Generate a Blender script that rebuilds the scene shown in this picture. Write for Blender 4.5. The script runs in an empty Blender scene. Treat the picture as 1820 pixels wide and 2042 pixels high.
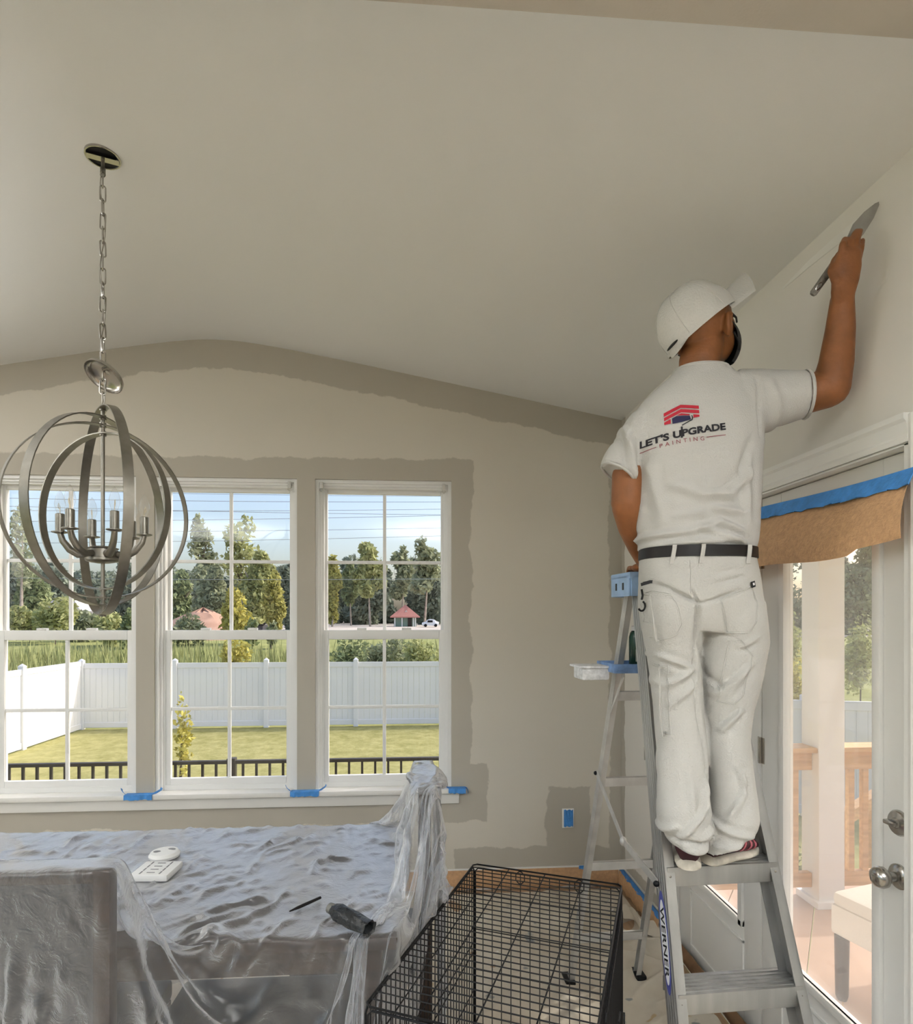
import bpy, bmesh, math, random
import numpy as np
from mathutils import Vector, Matrix
from mathutils.bvhtree import BVHTree

random.seed(7); np.random.seed(7)
SC = bpy.context.scene
COL = SC.collection
PI = math.pi

# ------------------------------------------------------------------ camera
FP = 1200.0; CU = 910.0; HV = 1226.0; CAMZ = 1.55
TH = math.radians(4.0); CT, ST = math.cos(TH), math.sin(TH)
cam = bpy.data.cameras.new('camera'); camo = bpy.data.objects.new('camera', cam); COL.objects.link(camo)
camo.location = (0, 0, CAMZ); camo.rotation_euler = (PI/2, 0, -TH)
cam.sensor_width = 36.0; cam.sensor_fit = 'AUTO'; cam.lens = FP/2042*36.0
cam.shift_y = (HV-1021.0)/2042; cam.clip_end = 600; cam.clip_start = 0.02
SC.camera = camo
# ------------------------------------------------------------------ light
SUN_DIR = Vector((0.74, 0.21, 0.64)).normalized()
SUN_E = 2.3; SKY_E = 0.34; FILL_E = 88.0; FILL_C = (.965, .985, 1.0)
SC.view_settings.view_transform = 'Standard'; SC.view_settings.look = 'None'
SC.view_settings.gamma = 1.0; SC.view_settings.use_curve_mapping = False
SC.view_settings.exposure = -0.22
w = bpy.data.worlds.new('sky'); SC.world = w; w.use_nodes = True
nt = w.node_tree; bgn = nt.nodes['Background']
sky = nt.nodes.new('ShaderNodeTexSky'); sky.sky_type = 'NISHITA'; sky.sun_disc = False
sky.sun_elevation = math.asin(SUN_DIR.z); sky.sun_rotation = math.atan2(SUN_DIR.x, SUN_DIR.y)
sky.air_density = 1.0; sky.dust_density = 4.0; sky.ozone_density = 1.0
nt.links.new(sky.outputs[0], bgn.inputs[0]); bgn.inputs[1].default_value = SKY_E
sl = bpy.data.lights.new('sun', 'SUN'); sl.energy = SUN_E; sl.angle = 0.009; sl.color = (1, .95, .86)
so = bpy.data.objects.new('sun', sl); COL.objects.link(so)
so.rotation_euler = SUN_DIR.to_track_quat('Z', 'Y').to_euler(); so.location = (6, 3, 8)

# ------------------------------------------------------------------ measuring helpers
def W(u, v, zc):
    xc = (u-CU)/FP*zc
    return Vector((xc*CT+zc*ST, zc*CT-xc*ST, CAMZ-(v-HV)/FP*zc))
def onY(u, v, Y): return W(u, v, Y/(CT-(u-CU)/FP*ST))
def onX(u, v, X): return W(u, v, X/((u-CU)/FP*CT+ST))
def onZ(u, v, Z): return W(u, v, (CAMZ-Z)*FP/(v-HV))
def CW(xc, zc, z): return Vector((xc*CT+zc*ST, zc*CT-xc*ST, z))
RIGHT = Vector((CT, -ST, 0)); AWAY = Vector((ST, CT, 0)); UP = Vector((0, 0, 1))
FZ = -0.08          # floor level
WY = 3.56           # window wall plane
RX = 1.25           # right wall plane
LX = -3.53          # left wall plane
HY = 1.135          # edge of the flat ceiling
HZ = 2.72
XR, ZR, MS, BS = -1.143, 3.138, 0.191, 0.25
def ceilz(x): return ZR-MS*(math.sqrt((x-XR)**2+BS*BS)-BS)

# ------------------------------------------------------------------ materials
def srgb(r, g, b):
    f = lambda c: (c/255/12.92) if c/255 <= .04045 else ((c/255+.055)/1.055)**2.4
    return (f(r), f(g), f(b))
def newmat(name):
    m = bpy.data.materials.new(name); m.use_nodes = True
    n = m.node_tree.nodes; l = m.node_tree.links
    return m, n, l, n['Principled BSDF']
def mat(name, col, rough=.6, metal=0., var=.06, scale=6., bump=0., bscale=60., spec=.4, stretch=None, alpha=None):
    m, n, l, p = newmat(name)
    p.inputs['Roughness'].default_value = rough; p.inputs['Metallic'].default_value = metal
    p.inputs['Specular IOR Level'].default_value = spec
    tc = n.new('ShaderNodeTexCoord'); src = tc.outputs['Object']
    if stretch:
        mp = n.new('ShaderNodeMapping'); mp.inputs['Scale'].default_value = stretch
        l.new(src, mp.inputs[0]); src = mp.outputs[0]
    ns = n.new('ShaderNodeTexNoise'); ns.inputs['Scale'].default_value = scale; ns.inputs['Detail'].default_value = 4
    l.new(src, ns.inputs['Vector'])
    rp = n.new('ShaderNodeValToRGB'); rp.color_ramp.elements[0].position = .3; rp.color_ramp.elements[1].position = .7
    rp.color_ramp.elements[0].color = (*[max(0, c*(1-var)) for c in col], 1)
    rp.color_ramp.elements[1].color = (*[min(1, c*(1+var)) for c in col], 1)
    l.new(ns.outputs[0], rp.inputs[0]); l.new(rp.outputs[0], p.inputs['Base Color'])
    if bump:
        n2 = n.new('ShaderNodeTexNoise'); n2.inputs['Scale'].default_value = bscale; n2.inputs['Detail'].default_value = 3
        l.new(src, n2.inputs['Vector'])
        b = n.new('ShaderNodeBump'); b.inputs['Strength'].default_value = bump; b.inputs['Distance'].default_value = .01
        l.new(n2.outputs[0], b.inputs['Height']); l.new(b.outputs[0], p.inputs['Normal'])
    return m
def glassmat(name, haze=0.0, tint=(1, 1, 1)):
    m, n, l, p = newmat(name); n.remove(p); out = n['Material Output']
    t = n.new('ShaderNodeBsdfTransparent'); t.inputs[0].default_value = (*tint, 1)
    g = n.new('ShaderNodeBsdfGlossy'); g.inputs['Roughness'].default_value = .02
    lw = n.new('ShaderNodeLayerWeight'); lw.inputs[0].default_value = .5     # Schlick reflectance, same on both faces
    pw = n.new('ShaderNodeMath'); pw.operation = 'POWER'; pw.inputs[1].default_value = 5; l.new(lw.outputs['Facing'], pw.inputs[0])
    ma = n.new('ShaderNodeMath'); ma.operation = 'MULTIPLY_ADD'; ma.inputs[1].default_value = .96; ma.inputs[2].default_value = .03; l.new(pw.outputs[0], ma.inputs[0])
    mx = n.new('ShaderNodeMixShader'); l.new(ma.outputs[0], mx.inputs[0]); l.new(t.outputs[0], mx.inputs[1]); l.new(g.outputs[0], mx.inputs[2])
    last = mx
    if haze:
        tr = n.new('ShaderNodeBsdfTranslucent'); tr.inputs[0].default_value = (.9, .9, .9, 1)
        df = n.new('ShaderNodeBsdfDiffuse'); df.inputs[0].default_value = (.9, .9, .9, 1)
        m1 = n.new('ShaderNodeMixShader'); l.new(tr.outputs[0], m1.inputs[1]); l.new(df.outputs[0], m1.inputs[2])
        m2 = n.new('ShaderNodeMixShader'); m2.inputs[0].default_value = haze
        l.new(mx.outputs[0], m2.inputs[1]); l.new(m1.outputs[0], m2.inputs[2]); last = m2
    l.new(last.outputs[0], out.inputs[0])
    return m

LIGHT_PAINT = (.64, .60, .525); DARK_PAINT = (.465, .432, .370); PRIMED = (.76, .735, .69)
def paintmat(name, axis, masks, light=None):
    """two coats of wall paint: masks = list of (a0,a1,z0,z1) of the darker, cut-in coat; 'gable' for the band under the ceiling"""
    m, n, l, p = newmat(name)
    p.inputs['Roughness'].default_value = .62; p.inputs['Specular IOR Level'].default_value = .3
    tc = n.new('ShaderNodeTexCoord')
    ns = n.new('ShaderNodeTexNoise'); ns.inputs['Scale'].default_value = 5; ns.inputs['Detail'].default_value = 5; ns.inputs['Roughness'].default_value = .62
    l.new(tc.outputs['Object'], ns.inputs['Vector'])
    sub = n.new('ShaderNodeVectorMath'); sub.operation = 'SUBTRACT'; l.new(ns.outputs['Color'], sub.inputs[0]); sub.inputs[1].default_value = (.5, .5, .5)
    scl = n.new('ShaderNodeVectorMath'); scl.operation = 'SCALE'; l.new(sub.outputs[0], scl.inputs[0]); scl.inputs['Scale'].default_value = .10
    add = n.new('ShaderNodeVectorMath'); l.new(tc.outputs['Object'], add.inputs[0]); l.new(scl.outputs[0], add.inputs[1])
    sp = n.new('ShaderNodeSeparateXYZ'); l.new(add.outputs[0], sp.inputs[0])
    def M(op, a, b=None):
        k = n.new('ShaderNodeMath'); k.operation = op
        for i, q in enumerate((a, b)):
            if q is None: continue
            if isinstance(q, (int, float)): k.inputs[i].default_value = q
            else: l.new(q, k.inputs[i])
        return k.outputs[0]
    A = sp.outputs[axis]; Z = sp.outputs[2]; tot = None
    for bx in masks:
        if bx[0] == 'gable':
            d = M('SUBTRACT', A, XR); s = M('SQRT', M('ADD', M('MULTIPLY', d, d), BS*BS))
            cz = M('SUBTRACT', ZR+MS*BS, M('MULTIPLY', s, MS))
            e = M('SUBTRACT', bx[1], M('SUBTRACT', cz, Z))
        else:
            a0, a1, z0, z1 = bx
            e = M('MINIMUM', M('MINIMUM', M('SUBTRACT', A, a0), M('SUBTRACT', a1, A)), M('MINIMUM', M('SUBTRACT', Z, z0), M('SUBTRACT', z1, Z)))
        tot = e if tot is None else M('MAXIMUM', tot, e)
    mr = n.new('ShaderNodeMapRange'); mr.inputs[1].default_value = -.004; mr.inputs[2].default_value = .004
    l.new(tot, mr.inputs[0])
    mx = n.new('ShaderNodeMix'); mx.data_type = 'RGBA'
    l.new(mr.outputs[0], mx.inputs['Factor']); mx.inputs['A'].default_value = (*(light or LIGHT_PAINT), 1); mx.inputs['B'].default_value = (*DARK_PAINT, 1)
    l.new(mx.outputs['Result'], p.inputs['Base Color'])
    n2 = n.new('ShaderNodeTexNoise'); n2.inputs['Scale'].default_value = 180; l.new(tc.outputs['Object'], n2.inputs['Vector'])
    b = n.new('ShaderNodeBump'); b.inputs['Strength'].default_value = .06; b.inputs['Distance'].default_value = .003
    l.new(n2.outputs[0], b.inputs['Height']); l.new(b.outputs[0], p.inputs['Normal'])
    return m

M_CEIL = mat('ceiling_paint', (.80, .795, .775), .7, var=.012, scale=.9, bump=.03, bscale=150, spec=.2)
M_BEAM = mat('beam_paint', (.50, .455, .39), .65, var=.03, bump=.05, bscale=160)
M_TRIM = mat('white_trim', (.84, .83, .80), .38, var=.02, scale=3)
M_VINYL = mat('white_vinyl', (.86, .86, .85), .42, var=.02, scale=2)
M_GLASS = glassmat('window_glass')
M_DGLASS = glassmat('door_glass', .13)  # pale haze in the panes stands in for white reflections and glare
M_TAPE = mat('blue_tape', (.06, .25, .62), .55, var=.18, scale=30, bump=.25, bscale=90)
M_PAPER = mat('brown_paper', (.55, .33, .175), .62, var=.12, scale=60, bump=.35, bscale=120)
M_ALU = mat('aluminium', (.42, .42, .41), .42, metal=.85, var=.14, scale=22, bump=.05, stretch=(1, 1, .12))
M_ALUD = mat('dull_aluminium', (.60, .59, .57), .5, metal=.55, var=.12, scale=14)
M_NICKEL = mat('brushed_nickel', (.27, .255, .225), .36, metal=.9, var=.12, scale=30)
M_CHROME = mat('satin_nickel', (.46, .44, .41), .22, metal=1., var=.05)
M_BLACK = mat('black_wire', (.007, .007, .008), .45, var=.2, spec=.2)
M_SKIN = mat('skin', (.235, .088, .030), .5, var=.22, scale=14, bump=.12, bscale=120, spec=.35)
M_SHIRT = mat('white_cotton', (.53, .52, .50), .9, var=.03, scale=5, bump=.25, bscale=260, spec=.1)
M_PANTS = mat('painter_canvas', (.53, .52, .495), .92, var=.06, scale=4, bump=.3, bscale=220, spec=.1)
M_DARK = mat('black_cloth', (.015, .015, .017), .7, var=.2)
M_LEATHER = mat('black_leather', (.012, .010, .010), .45, var=.25, scale=18, spec=.25)
M_WOODD = mat('dark_wood', (.030, .018, .013), .35, var=.3, scale=7, stretch=(1, 8, 8))
M_CANVAS = None

# ------------------------------------------------------------------ mesh helpers
def tag(o, label, cat, group=None, kind=None):
    if label: o['label'] = label
    if cat: o['category'] = cat
    if group: o['group'] = group
    if kind: o['kind'] = kind
    return o
def empty(name, loc, label=None, cat=None, group=None, kind=None):
    o = bpy.data.objects.new(name, None); COL.objects.link(o); o.location = loc; o.empty_display_size = .05
    return tag(o, label, cat, group, kind)
def setparent(o, p):
    o.parent = p
    pw = worldmat(p)
    o.matrix_parent_inverse = pw.inverted()
    return o
def worldmat(o):
    b = Matrix.LocRotScale(o.location, o.rotation_euler, o.scale)
    return b if o.parent is None else worldmat(o.parent) @ o.matrix_parent_inverse @ b
def mkobj(name, verts, faces, material, parent=None, smooth=False, loc=None):
    me = bpy.data.meshes.new(name); me.from_pydata([tuple(v) for v in verts], [], faces); me.update()
    if material: me.materials.append(material)
    if smooth: me.polygons.foreach_set('use_smooth', [True]*len(me.polygons))
    return linkmesh(name, me, parent, loc)
def linkmesh(name, me, parent=None, loc=None, rot=None):
    o = bpy.data.objects.new(name, me); COL.objects.link(o)
    if loc is not None: o.location = loc
    if rot is not None: o.rotation_euler = rot
    if parent is not None: setparent(o, parent)
    return o
class MB:
    def __init__(s): s.v = []; s.f = []
    def add(s, vs, fs):
        k = len(s.v); s.v += [Vector(p) for p in vs]; s.f += [tuple(i+k for i in f) for f in fs]; return s
    def box(s, c, h, ax=None, bev=0.):
        """box with centre c, half sizes h, axes ax (3 vectors)"""
        c = Vector(c); ax = ax or (Vector((1, 0, 0)), Vector((0, 1, 0)), Vector((0, 0, 1)))
        if bev <= 0:
            vs = [c+ax[0]*h[0]*i+ax[1]*h[1]*j+ax[2]*h[2]*k for i in (-1, 1) for j in (-1, 1) for k in (-1, 1)]
            return s.add(vs, [(0, 1, 3, 2), (4, 6, 7, 5), (0, 4, 5, 1), (2, 3, 7, 6), (0, 2, 6, 4), (1, 5, 7, 3)])
        bm = bmesh.new(); bmesh.ops.create_cube(bm, size=2)
        for q in bm.verts: q.co = Vector((q.co.x*h[0], q.co.y*h[1], q.co.z*h[2]))
        bmesh.ops.bevel(bm, geom=bm.edges[:], offset=min(bev, min(h)*.9), segments=2, affect='EDGES', profile=.6)
        bm.verts.index_update()
        vs = [c+ax[0]*q.co.x+ax[1]*q.co.y+ax[2]*q.co.z for q in bm.verts]; fs = [tuple(x.index for x in f.verts) for f in bm.faces]
        bm.free(); return s.add(vs, fs)
    def bx(s, x0, x1, y0, y1, z0, z1, bev=0.):
        return s.box(((x0+x1)/2, (y0+y1)/2, (z0+z1)/2), (abs(x1-x0)/2, abs(y1-y0)/2, abs(z1-z0)/2), None, bev)
    def tube(s, pts, r, n=8, closed=False, cap=True):
        pts = [Vector(p) for p in pts]; N = len(pts); rs = r if isinstance(r, (list, tuple)) else [r]*N
        k = len(s.v); prev = None
        for i, p in enumerate(pts):
            if closed: t = pts[(i+1) % N]-pts[i-1]
            else: t = pts[min(i+1, N-1)]-pts[max(i-1, 0)]
            t.normalize()
            if prev is None:
                a = t.orthogonal().normalized()
            else:
                a = prev-t*prev.dot(t)
                a = a.normalized() if a.length > 1e-6 else t.orthogonal().normalized()
            prev = a; b = t.cross(a)
            for j in range(n):
                q = 2*PI*j/n; s.v.append(p+(a*math.cos(q)+b*math.sin(q))*rs[i])
        for i in range(N if closed else N-1):
            for j in range(n):
                i2 = (i+1) % N; s.f.append((k+i*n+j, k+i*n+(j+1) % n, k+i2*n+(j+1) % n, k+i2*n+j))
        if cap and not closed:
            s.f.append(tuple(k+j for j in reversed(range(n)))); s.f.append(tuple(k+(N-1)*n+j for j in range(n)))
        return s
    def rings(s, rings, cap=True):
        """loft through rings (lists of points with equal counts)"""
        k = len(s.v); n = len(rings[0])
        for r in rings: s.v += [Vector(p) for p in r]
        for i in range(len(rings)-1):
            for j in range(n):
                s.f.append((k+i*n+j, k+i*n+(j+1) % n, k+(i+1)*n+(j+1) % n, k+(i+1)*n+j))
        if cap:
            s.f.append(tuple(k+j for j in reversed(range(n)))); s.f.append(tuple(k+(len(rings)-1)*n+j for j in range(n)))
        return s
    def lathe(s, base, axis, prof, n=20, cap=True):
        axis = Vector(axis).normalized(); a = axis.orthogonal().normalized(); b = axis.cross(a); base = Vector(base)
        return s.rings([[base+axis*h+(a*math.cos(2*PI*j/n)+b*math.sin(2*PI*j/n))*max(r, 1e-4) for j in range(n)] for r, h in prof], cap)
    def ball(s, c, rad, n=14, m=8, ax=None):
        c = Vector(c); ax = ax or (Vector((1, 0, 0)), Vector((0, 1, 0)), Vector((0, 0, 1)))
        rr = rad if isinstance(rad, (list, tuple)) else (rad,)*3
        R = []
        for i in range(m+1):
            ph = PI*(i+.02)/(m+.04)-PI/2
            R.append([c+ax[0]*(rr[0]*math.cos(ph)*math.cos(2*PI*j/n))+ax[1]*(rr[1]*math.cos(ph)*math.sin(2*PI*j/n))+ax[2]*(rr[2]*math.sin(ph)) for j in range(n)])
        return s.rings(R)
    def capsule(s, a, b, ra, rb, n=10):
        a = Vector(a); b = Vector(b)
        s.tube([a, b], [ra, rb], n); s.ball(a, ra, n, 6); s.ball(b, rb, n, 6); return s
    def prism(s, poly, d, top=None):
        """poly = list of points, extruded by vector d"""
        n = len(poly); k = len(s.v); d = Vector(d)
        s.v += [Vector(p) for p in poly]+[Vector(p)+d for p in poly]
        s.f.append(tuple(k+i for i in reversed(range(n)))); s.f.append(tuple(k+n+i for i in range(n)))
        for i in range(n): s.f.append((k+i, k+(i+1) % n, k+n+(i+1) % n, k+n+i))
        return s
    def build(s, name, material, parent=None, smooth=False):
        o = mkobj(name, s.v, s.f, material, parent, False)
        bm = bmesh.new(); bm.from_mesh(o.data); bmesh.ops.recalc_face_normals(bm, faces=bm.faces[:]); bm.to_mesh(o.data); bm.free()
        if smooth:
            o.data.polygons.foreach_set('use_smooth', [True]*len(o.data.polygons))
            o.data.set_sharp_from_angle(angle=math.radians(40))
        return o
def struct(name, mb, m, smooth=False, label=None):
    o = mb.build(name, m, None, smooth); o['kind'] = 'structure'
    if label: o['label'] = label
    return o
def child(mb, name, m, parent, smooth=False): return mb.build(name, m, parent, smooth)
def vox(mb, size, smooth_it=4, mesh_only=True):
    """voxel-remesh the closed pieces of mb into one continuous surface, return numpy verts + faces"""
    me = bpy.data.meshes.new('tmp'); me.from_pydata([tuple(v) for v in mb.v], [], mb.f); me.update()
    bm = bmesh.new(); bm.from_mesh(me); bmesh.ops.recalc_face_normals(bm, faces=bm.faces[:]); bm.to_mesh(me); bm.free()
    o = bpy.data.objects.new('tmp', me); COL.objects.link(o)
    r = o.modifiers.new('r', 'REMESH'); r.mode = 'VOXEL'; r.voxel_size = size; r.use_smooth_shade = True
    if smooth_it:
        k = o.modifiers.new('s', 'SMOOTH'); k.factor = .5; k.iterations = smooth_it
    dg = bpy.context.evaluated_depsgraph_get(); dg.update()
    e = o.evaluated_get(dg); out = bpy.data.meshes.new_from_object(e)
    bpy.data.objects.remove(o); bpy.data.meshes.remove(me)
    out.polygons.foreach_set('use_smooth', [True]*len(out.polygons))
    return out
def meshnp(me):
    a = np.empty(len(me.vertices)*3, dtype=np.float32); me.vertices.foreach_get('co', a); b = np.empty_like(a)
    me.vertices.foreach_get('normal', b); return a.reshape(-1, 3).astype(float), b.reshape(-1, 3).astype(float)
def setnp(me, co): me.vertices.foreach_set('co', co.astype(np.float32).ravel()); me.update()
def textmesh(txt, size, offset=0., spacing=1.):
    c = bpy.data.curves.new('t', 'FONT'); c.body = txt; c.size = size; c.offset = offset; c.space_character = spacing; c.resolution_u = 3
    o = bpy.data.objects.new('t', c); COL.objects.link(o)
    dg = bpy.context.evaluated_depsgraph_get(); dg.update()
    me = bpy.data.meshes.new_from_object(o.evaluated_get(dg))
    vs = [Vector(v.co) for v in me.vertices]; fs = [tuple(p.vertices) for p in me.polygons]
    bpy.data.objects.remove(o); bpy.data.curves.remove(c); bpy.data.meshes.remove(me)
    return vs, fs
def ribbon(mb, pts, wid, thick, nrm):
    """flat strip along pts; wid measured along nrm-list vectors"""
    R = []
    for i, p in enumerate(pts):
        p = Vector(p); wv = Vector(nrm[i] if isinstance(nrm, list) else nrm).normalized()
        t = (Vector(pts[min(i+1, len(pts)-1)])-Vector(pts[max(i-1, 0)])).normalized(); k = t.cross(wv).normalized()
        R.append([p+wv*wid/2+k*thick/2, p-wv*wid/2+k*thick/2, p-wv*wid/2-k*thick/2, p+wv*wid/2-k*thick/2])
    mb.rings(R); return mb
# ================================================================== ROOM
def xw(u): return onY(u, HV, WY).x
def zw(u, v): return onY(u, v, WY).z
WIN = [(xw(271)-.822, xw(271)), (xw(307), xw(592)), (xw(628), xw(900))]
WZ0, WZ1 = zw(760, 1574), zw(760, 957)
WT = .14
M_WBACK = paintmat('window_wall_paint', 0, [('gable', .165), (-9, xw(940), zw(900, 1640), zw(700, 915)),
    (xw(880), xw(972), zw(900, 1640), zw(900, 1525)), (xw(1090), xw(1178), -1, zw(1100, 1570)), (xw(905), 2, -1, zw(1000, 1690)),
    (xw(1215), 2, -1, 4)])
M_WRIGHT = paintmat('right_wall_paint', 1, [(3.50, 9, -1, 4), (-9, 9, -1, .10)], PRIMED)
def strips(mb, xa, xb, zlo, top=None, n=1):
    for i in range(n):
        a = xa+(xb-xa)*i/n; b = xa+(xb-xa)*(i+1)/n
        ta, tb = (top, top) if top is not None else (ceilz(a)+.03, ceilz(b)+.03)
        mb.prism([(a, WY, zlo), (b, WY, zlo), (b, WY, tb), (a, WY, ta)], (0, WT, 0))
mb = MB()
edges = [LX]+[e for w_ in WIN for e in w_]+[RX+.15]
for i in range(0, len(edges), 2): strips(mb, edges[i], edges[i+1], FZ-.1, None, 6)
for a, b in WIN:
    strips(mb, a, b, FZ-.1, WZ0, 1); strips(mb, a, b, WZ1, None, 8)
struct('wall_back', mb, M_WBACK)
# right wall with the door opening
DY0, DY1, DZ1 = 1.435, 2.862, 1.985
mb = MB(); mb.bx(RX, RX+.15, -6, DY0, FZ-.1, 2.9); mb.bx(RX, RX+.15, DY1, WY, FZ-.1, 2.9); mb.bx(RX, RX+.15, DY0, DY1, DZ1, 2.9)
struct('wall_right', mb, M_WRIGHT)
mb = MB(); mb.bx(LX-.15, LX, 1.6, WY+WT, FZ-.1, 2.95); mb.bx(LX-.15, LX, -6, -4.6, FZ-.1, 2.95)
mb.bx(LX-.15, LX, -4.6, 1.6, FZ-.1, FZ+.3); mb.bx(LX-.15, LX, -4.6, 1.6, 2.45, 2.95)
mb.bx(LX-.15, LX, -1.7, -1.3, FZ+.3, 2.45)
struct('wall_left', mb, mat('left_wall_paint', LIGHT_PAINT, .65, var=.03))
mb = MB(); mb.bx(LX, RX, -6.15, -6, 2.4, 2.95); mb.bx(LX, LX+.35, -6.15, -6, FZ-.1, 2.4); mb.bx(RX-.35, RX, -6.15, -6, FZ-.1, 2.4)
mb.bx(-1.35, -.95, -6.15, -6, FZ-.1, 2.4); mb.bx(LX, RX, -6.15, -6, FZ-.1, FZ+.25)
struct('wall_front', mb, mat('rear_wall_paint', LIGHT_PAINT, .65, var=.03))
# vaulted ceiling, flat ceiling of the adjoining room and the header between them
mb = MB(); N = 60; R = []
for i in range(N+1):
    x = LX+(RX-LX)*i/N; z = ceilz(x)
    R.append([(x, HY-.02, z), (x, WY, z), (x, WY, z+.1), (x, HY-.02, z+.1)])
mb.rings(R); o = struct('ceiling', mb, M_CEIL); o.data.polygons.foreach_set('use_smooth', [True]*len(o.data.polygons)); o.data.set_sharp_from_angle(angle=.6)
mb = MB(); mb.bx(LX, RX, -6, HY-.14, HZ, HZ+.1); struct('ceiling_flat', mb, M_CEIL)
mb = MB()
for i in range(24):
    a = LX+(RX-LX)*i/24; b = LX+(RX-LX)*(i+1)/24
    mb.prism([(a, HY-.14, HZ-.02), (b, HY-.14, HZ-.02), (b, HY-.14, max(ceilz(b), HZ)+.02), (a, HY-.14, max(ceilz(a), HZ)+.02)], (0, .14, 0))
struct('trim_1', mb, M_BEAM, label='painted header beam dividing the vaulted ceiling from the flat one')
mb = MB(); mb.bx(LX, RX, -6, WY, FZ-.1, FZ)
M_FLOOR = mat('oak_floor', (.36, .235, .14), .4, var=.2, scale=5, stretch=(9, 1, 1), bump=.05)
struct('floor', mb, M_FLOOR)

# ---- windows: frame, two sashes, muntins, eight panes, shade clips
FW = .045
def window(idx, xa, xb):
    y0, y1 = WY+.045, WY+.125
    mb = MB()
    mb.bx(xa, xa+FW, y0, y1, WZ0, WZ1); mb.bx(xb-FW, xb, y0, y1, WZ0, WZ1)
    mb.bx(xa+FW, xb-FW, y0, y1, WZ1-FW, WZ1); mb.bx(xa+FW, xb-FW, y0, y1, WZ0, WZ0+FW*.8)
    # stepped inner lip of the frame
    for d, q in ((.024, .014), (.010, .03)):
        mb.bx(xa, xa+d+.01, y0-q, y0, WZ0, WZ1); mb.bx(xb-d-.01, xb, y0-q, y0, WZ0, WZ1); mb.bx(xa+d+.01, xb-d-.01, y0-q, y0, WZ1-d-.01, WZ1)
    root = mb.build('window_%d' % idx, M_VINYL); root['kind'] = 'structure'
    zm = zw(760, 1264)
    def sash(name, za, zb, ya, rail_t, rail_b, st):
        s = MB(); yb = ya+.03
        s.bx(xa+FW*.7, xa+FW*.7+st, ya, yb, za, zb, .004); s.bx(xb-FW*.7-st, xb-FW*.7, ya, yb, za, zb, .004)
        s.bx(xa+FW*.7+st, xb-FW*.7-st, ya, yb, zb-rail_t, zb, .004); s.bx(xa+FW*.7+st, xb-FW*.7-st, ya, yb, za, za+rail_b, .004)
        so_ = s.build(name, M_VINYL, root, True)
        gx0, gx1, gz0, gz1 = xa+FW*.7+st, xb-FW*.7-st, za+rail_b, zb-rail_t
        xm, zmid = (gx0+gx1)/2, (gz0+gz1)/2; ym = (ya+yb)/2
        for k in range(2):
            q = MB()
            if k == 0: q.bx(xm-.010, xm+.010, ym-.008, ym+.008, gz0, gz1, .004)
            else: q.bx(gx0, gx1, ym-.006, ym+.006, zmid-.010, zmid+.010, .004)
            q.build('muntin', M_VINYL, so_, True)
        for a, b in ((gx0, xm-.010), (xm+.010, gx1)):
            for c, d in ((gz0, zmid-.010), (zmid+.010, gz1)):
                q = MB(); q.bx(a, b, ym-.002, ym+.002, c, d); q.build('pane', M_GLASS, so_)
    sash('upper_sash', zm-.012, WZ1-FW*.8, y0+.042, .032, .03, .028)
    sash('lower_sash', WZ0+FW*.6, zm+.022, y0+.006, .056, .045, .040)
    for x in (xa+.035, xb-.045):
        q = MB(); q.box((x, y0-.03, WZ1-.035), (.010, .012, .020), None, .004); q.tube([(x-.012, y0-.034, WZ1-.06), (x, y0-.036, WZ1-.072), (x+.012, y0-.034, WZ1-.06)], .004, 6)
        q.build('shade_clip', M_ALUD, root, True)
    for x in ((xa*2+xb)/3, (xa+2*xb)/3):
        q = MB(); q.box((x, y0+.02, zm+.028), (.028, .014, .007), None, .004); q.build('sash_lock', M_VINYL, root, True)
for i, (a, b) in enumerate(WIN): window(i+1, a, b)
# sill (stool) and apron
SX1 = xw(930)
mb = MB(); mb.bx(LX, SX1-.012, WY-.045, WY+.06, WZ0-.024, WZ0+.006, .008); struct('trim_2', mb, M_TRIM, True, 'white window stool running below the three windows')
mb = MB(); mb.bx(LX, SX1-.045, WY-.02, WY-.001, WZ0-.088, WZ0-.026, .006); struct('trim_3', mb, M_TRIM, True, 'white apron board under the window stool')
# blue tape scraps on the sill
def tape_scrap(x0, x1, label, lip=True):
    mb = MB(); y = WY-.047; R = []; n = 14
    for i in range(n+1):
        x = x0+(x1-x0)*i/n; j = random.uniform(-.003, .003)
        R.append([(x, WY-.004, WZ0+.0085), (x, y-.003+j, WZ0+.0085+random.uniform(0, .002)), (x, y-.005+j, WZ0-.018+j), (x, y-.003+j, WZ0-.019+j), (x, y-.001+j, WZ0+.0065), (x, WY-.004, WZ0+.0070)])
    mb.rings(R); root = mb.build('masking_tape', M_TAPE); tag(root, label, 'tape', 'blue tape on the window stool')
    for sx, x in ((-1, x0), (1, x1)):
        q = MB(); P = [Vector((x, WY-.03, WZ0+.010)), Vector((x+sx*.015, WY-.02, WZ0+.016)), Vector((x+sx*.03, WY-.005, WZ0+.024)), Vector((x+sx*.034, WY+.0, WZ0+.034))]
        if x > WIN[2][1] and sx > 0: P = [Vector((x-.004, WY-.03, WZ0+.010)), Vector((x+.006, WY-.034, WZ0+.008)), Vector((x+.012, WY-.038, WZ0-.004)), Vector((x+.013, WY-.04, WZ0-.02))]   # hangs over the end of the stool
        ribbon(q, P, .024, .0012, Vector((0, .6, -.4))); q.build('torn_end', M_TAPE, root, True)
tape_scrap(WIN[0][1]-.045, WIN[1][0]+.01, 'blue masking tape folded over the window stool at the post beside the chandelier')
tape_scrap(WIN[1][1]-.03, WIN[2][0]+.03, 'blue masking tape folded over the window stool between two windows, clear of the chandelier')
tape_scrap(WIN[2][1]-.02, SX1-.008, 'blue masking tape on the end of the window stool beside the draped chair')

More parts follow.
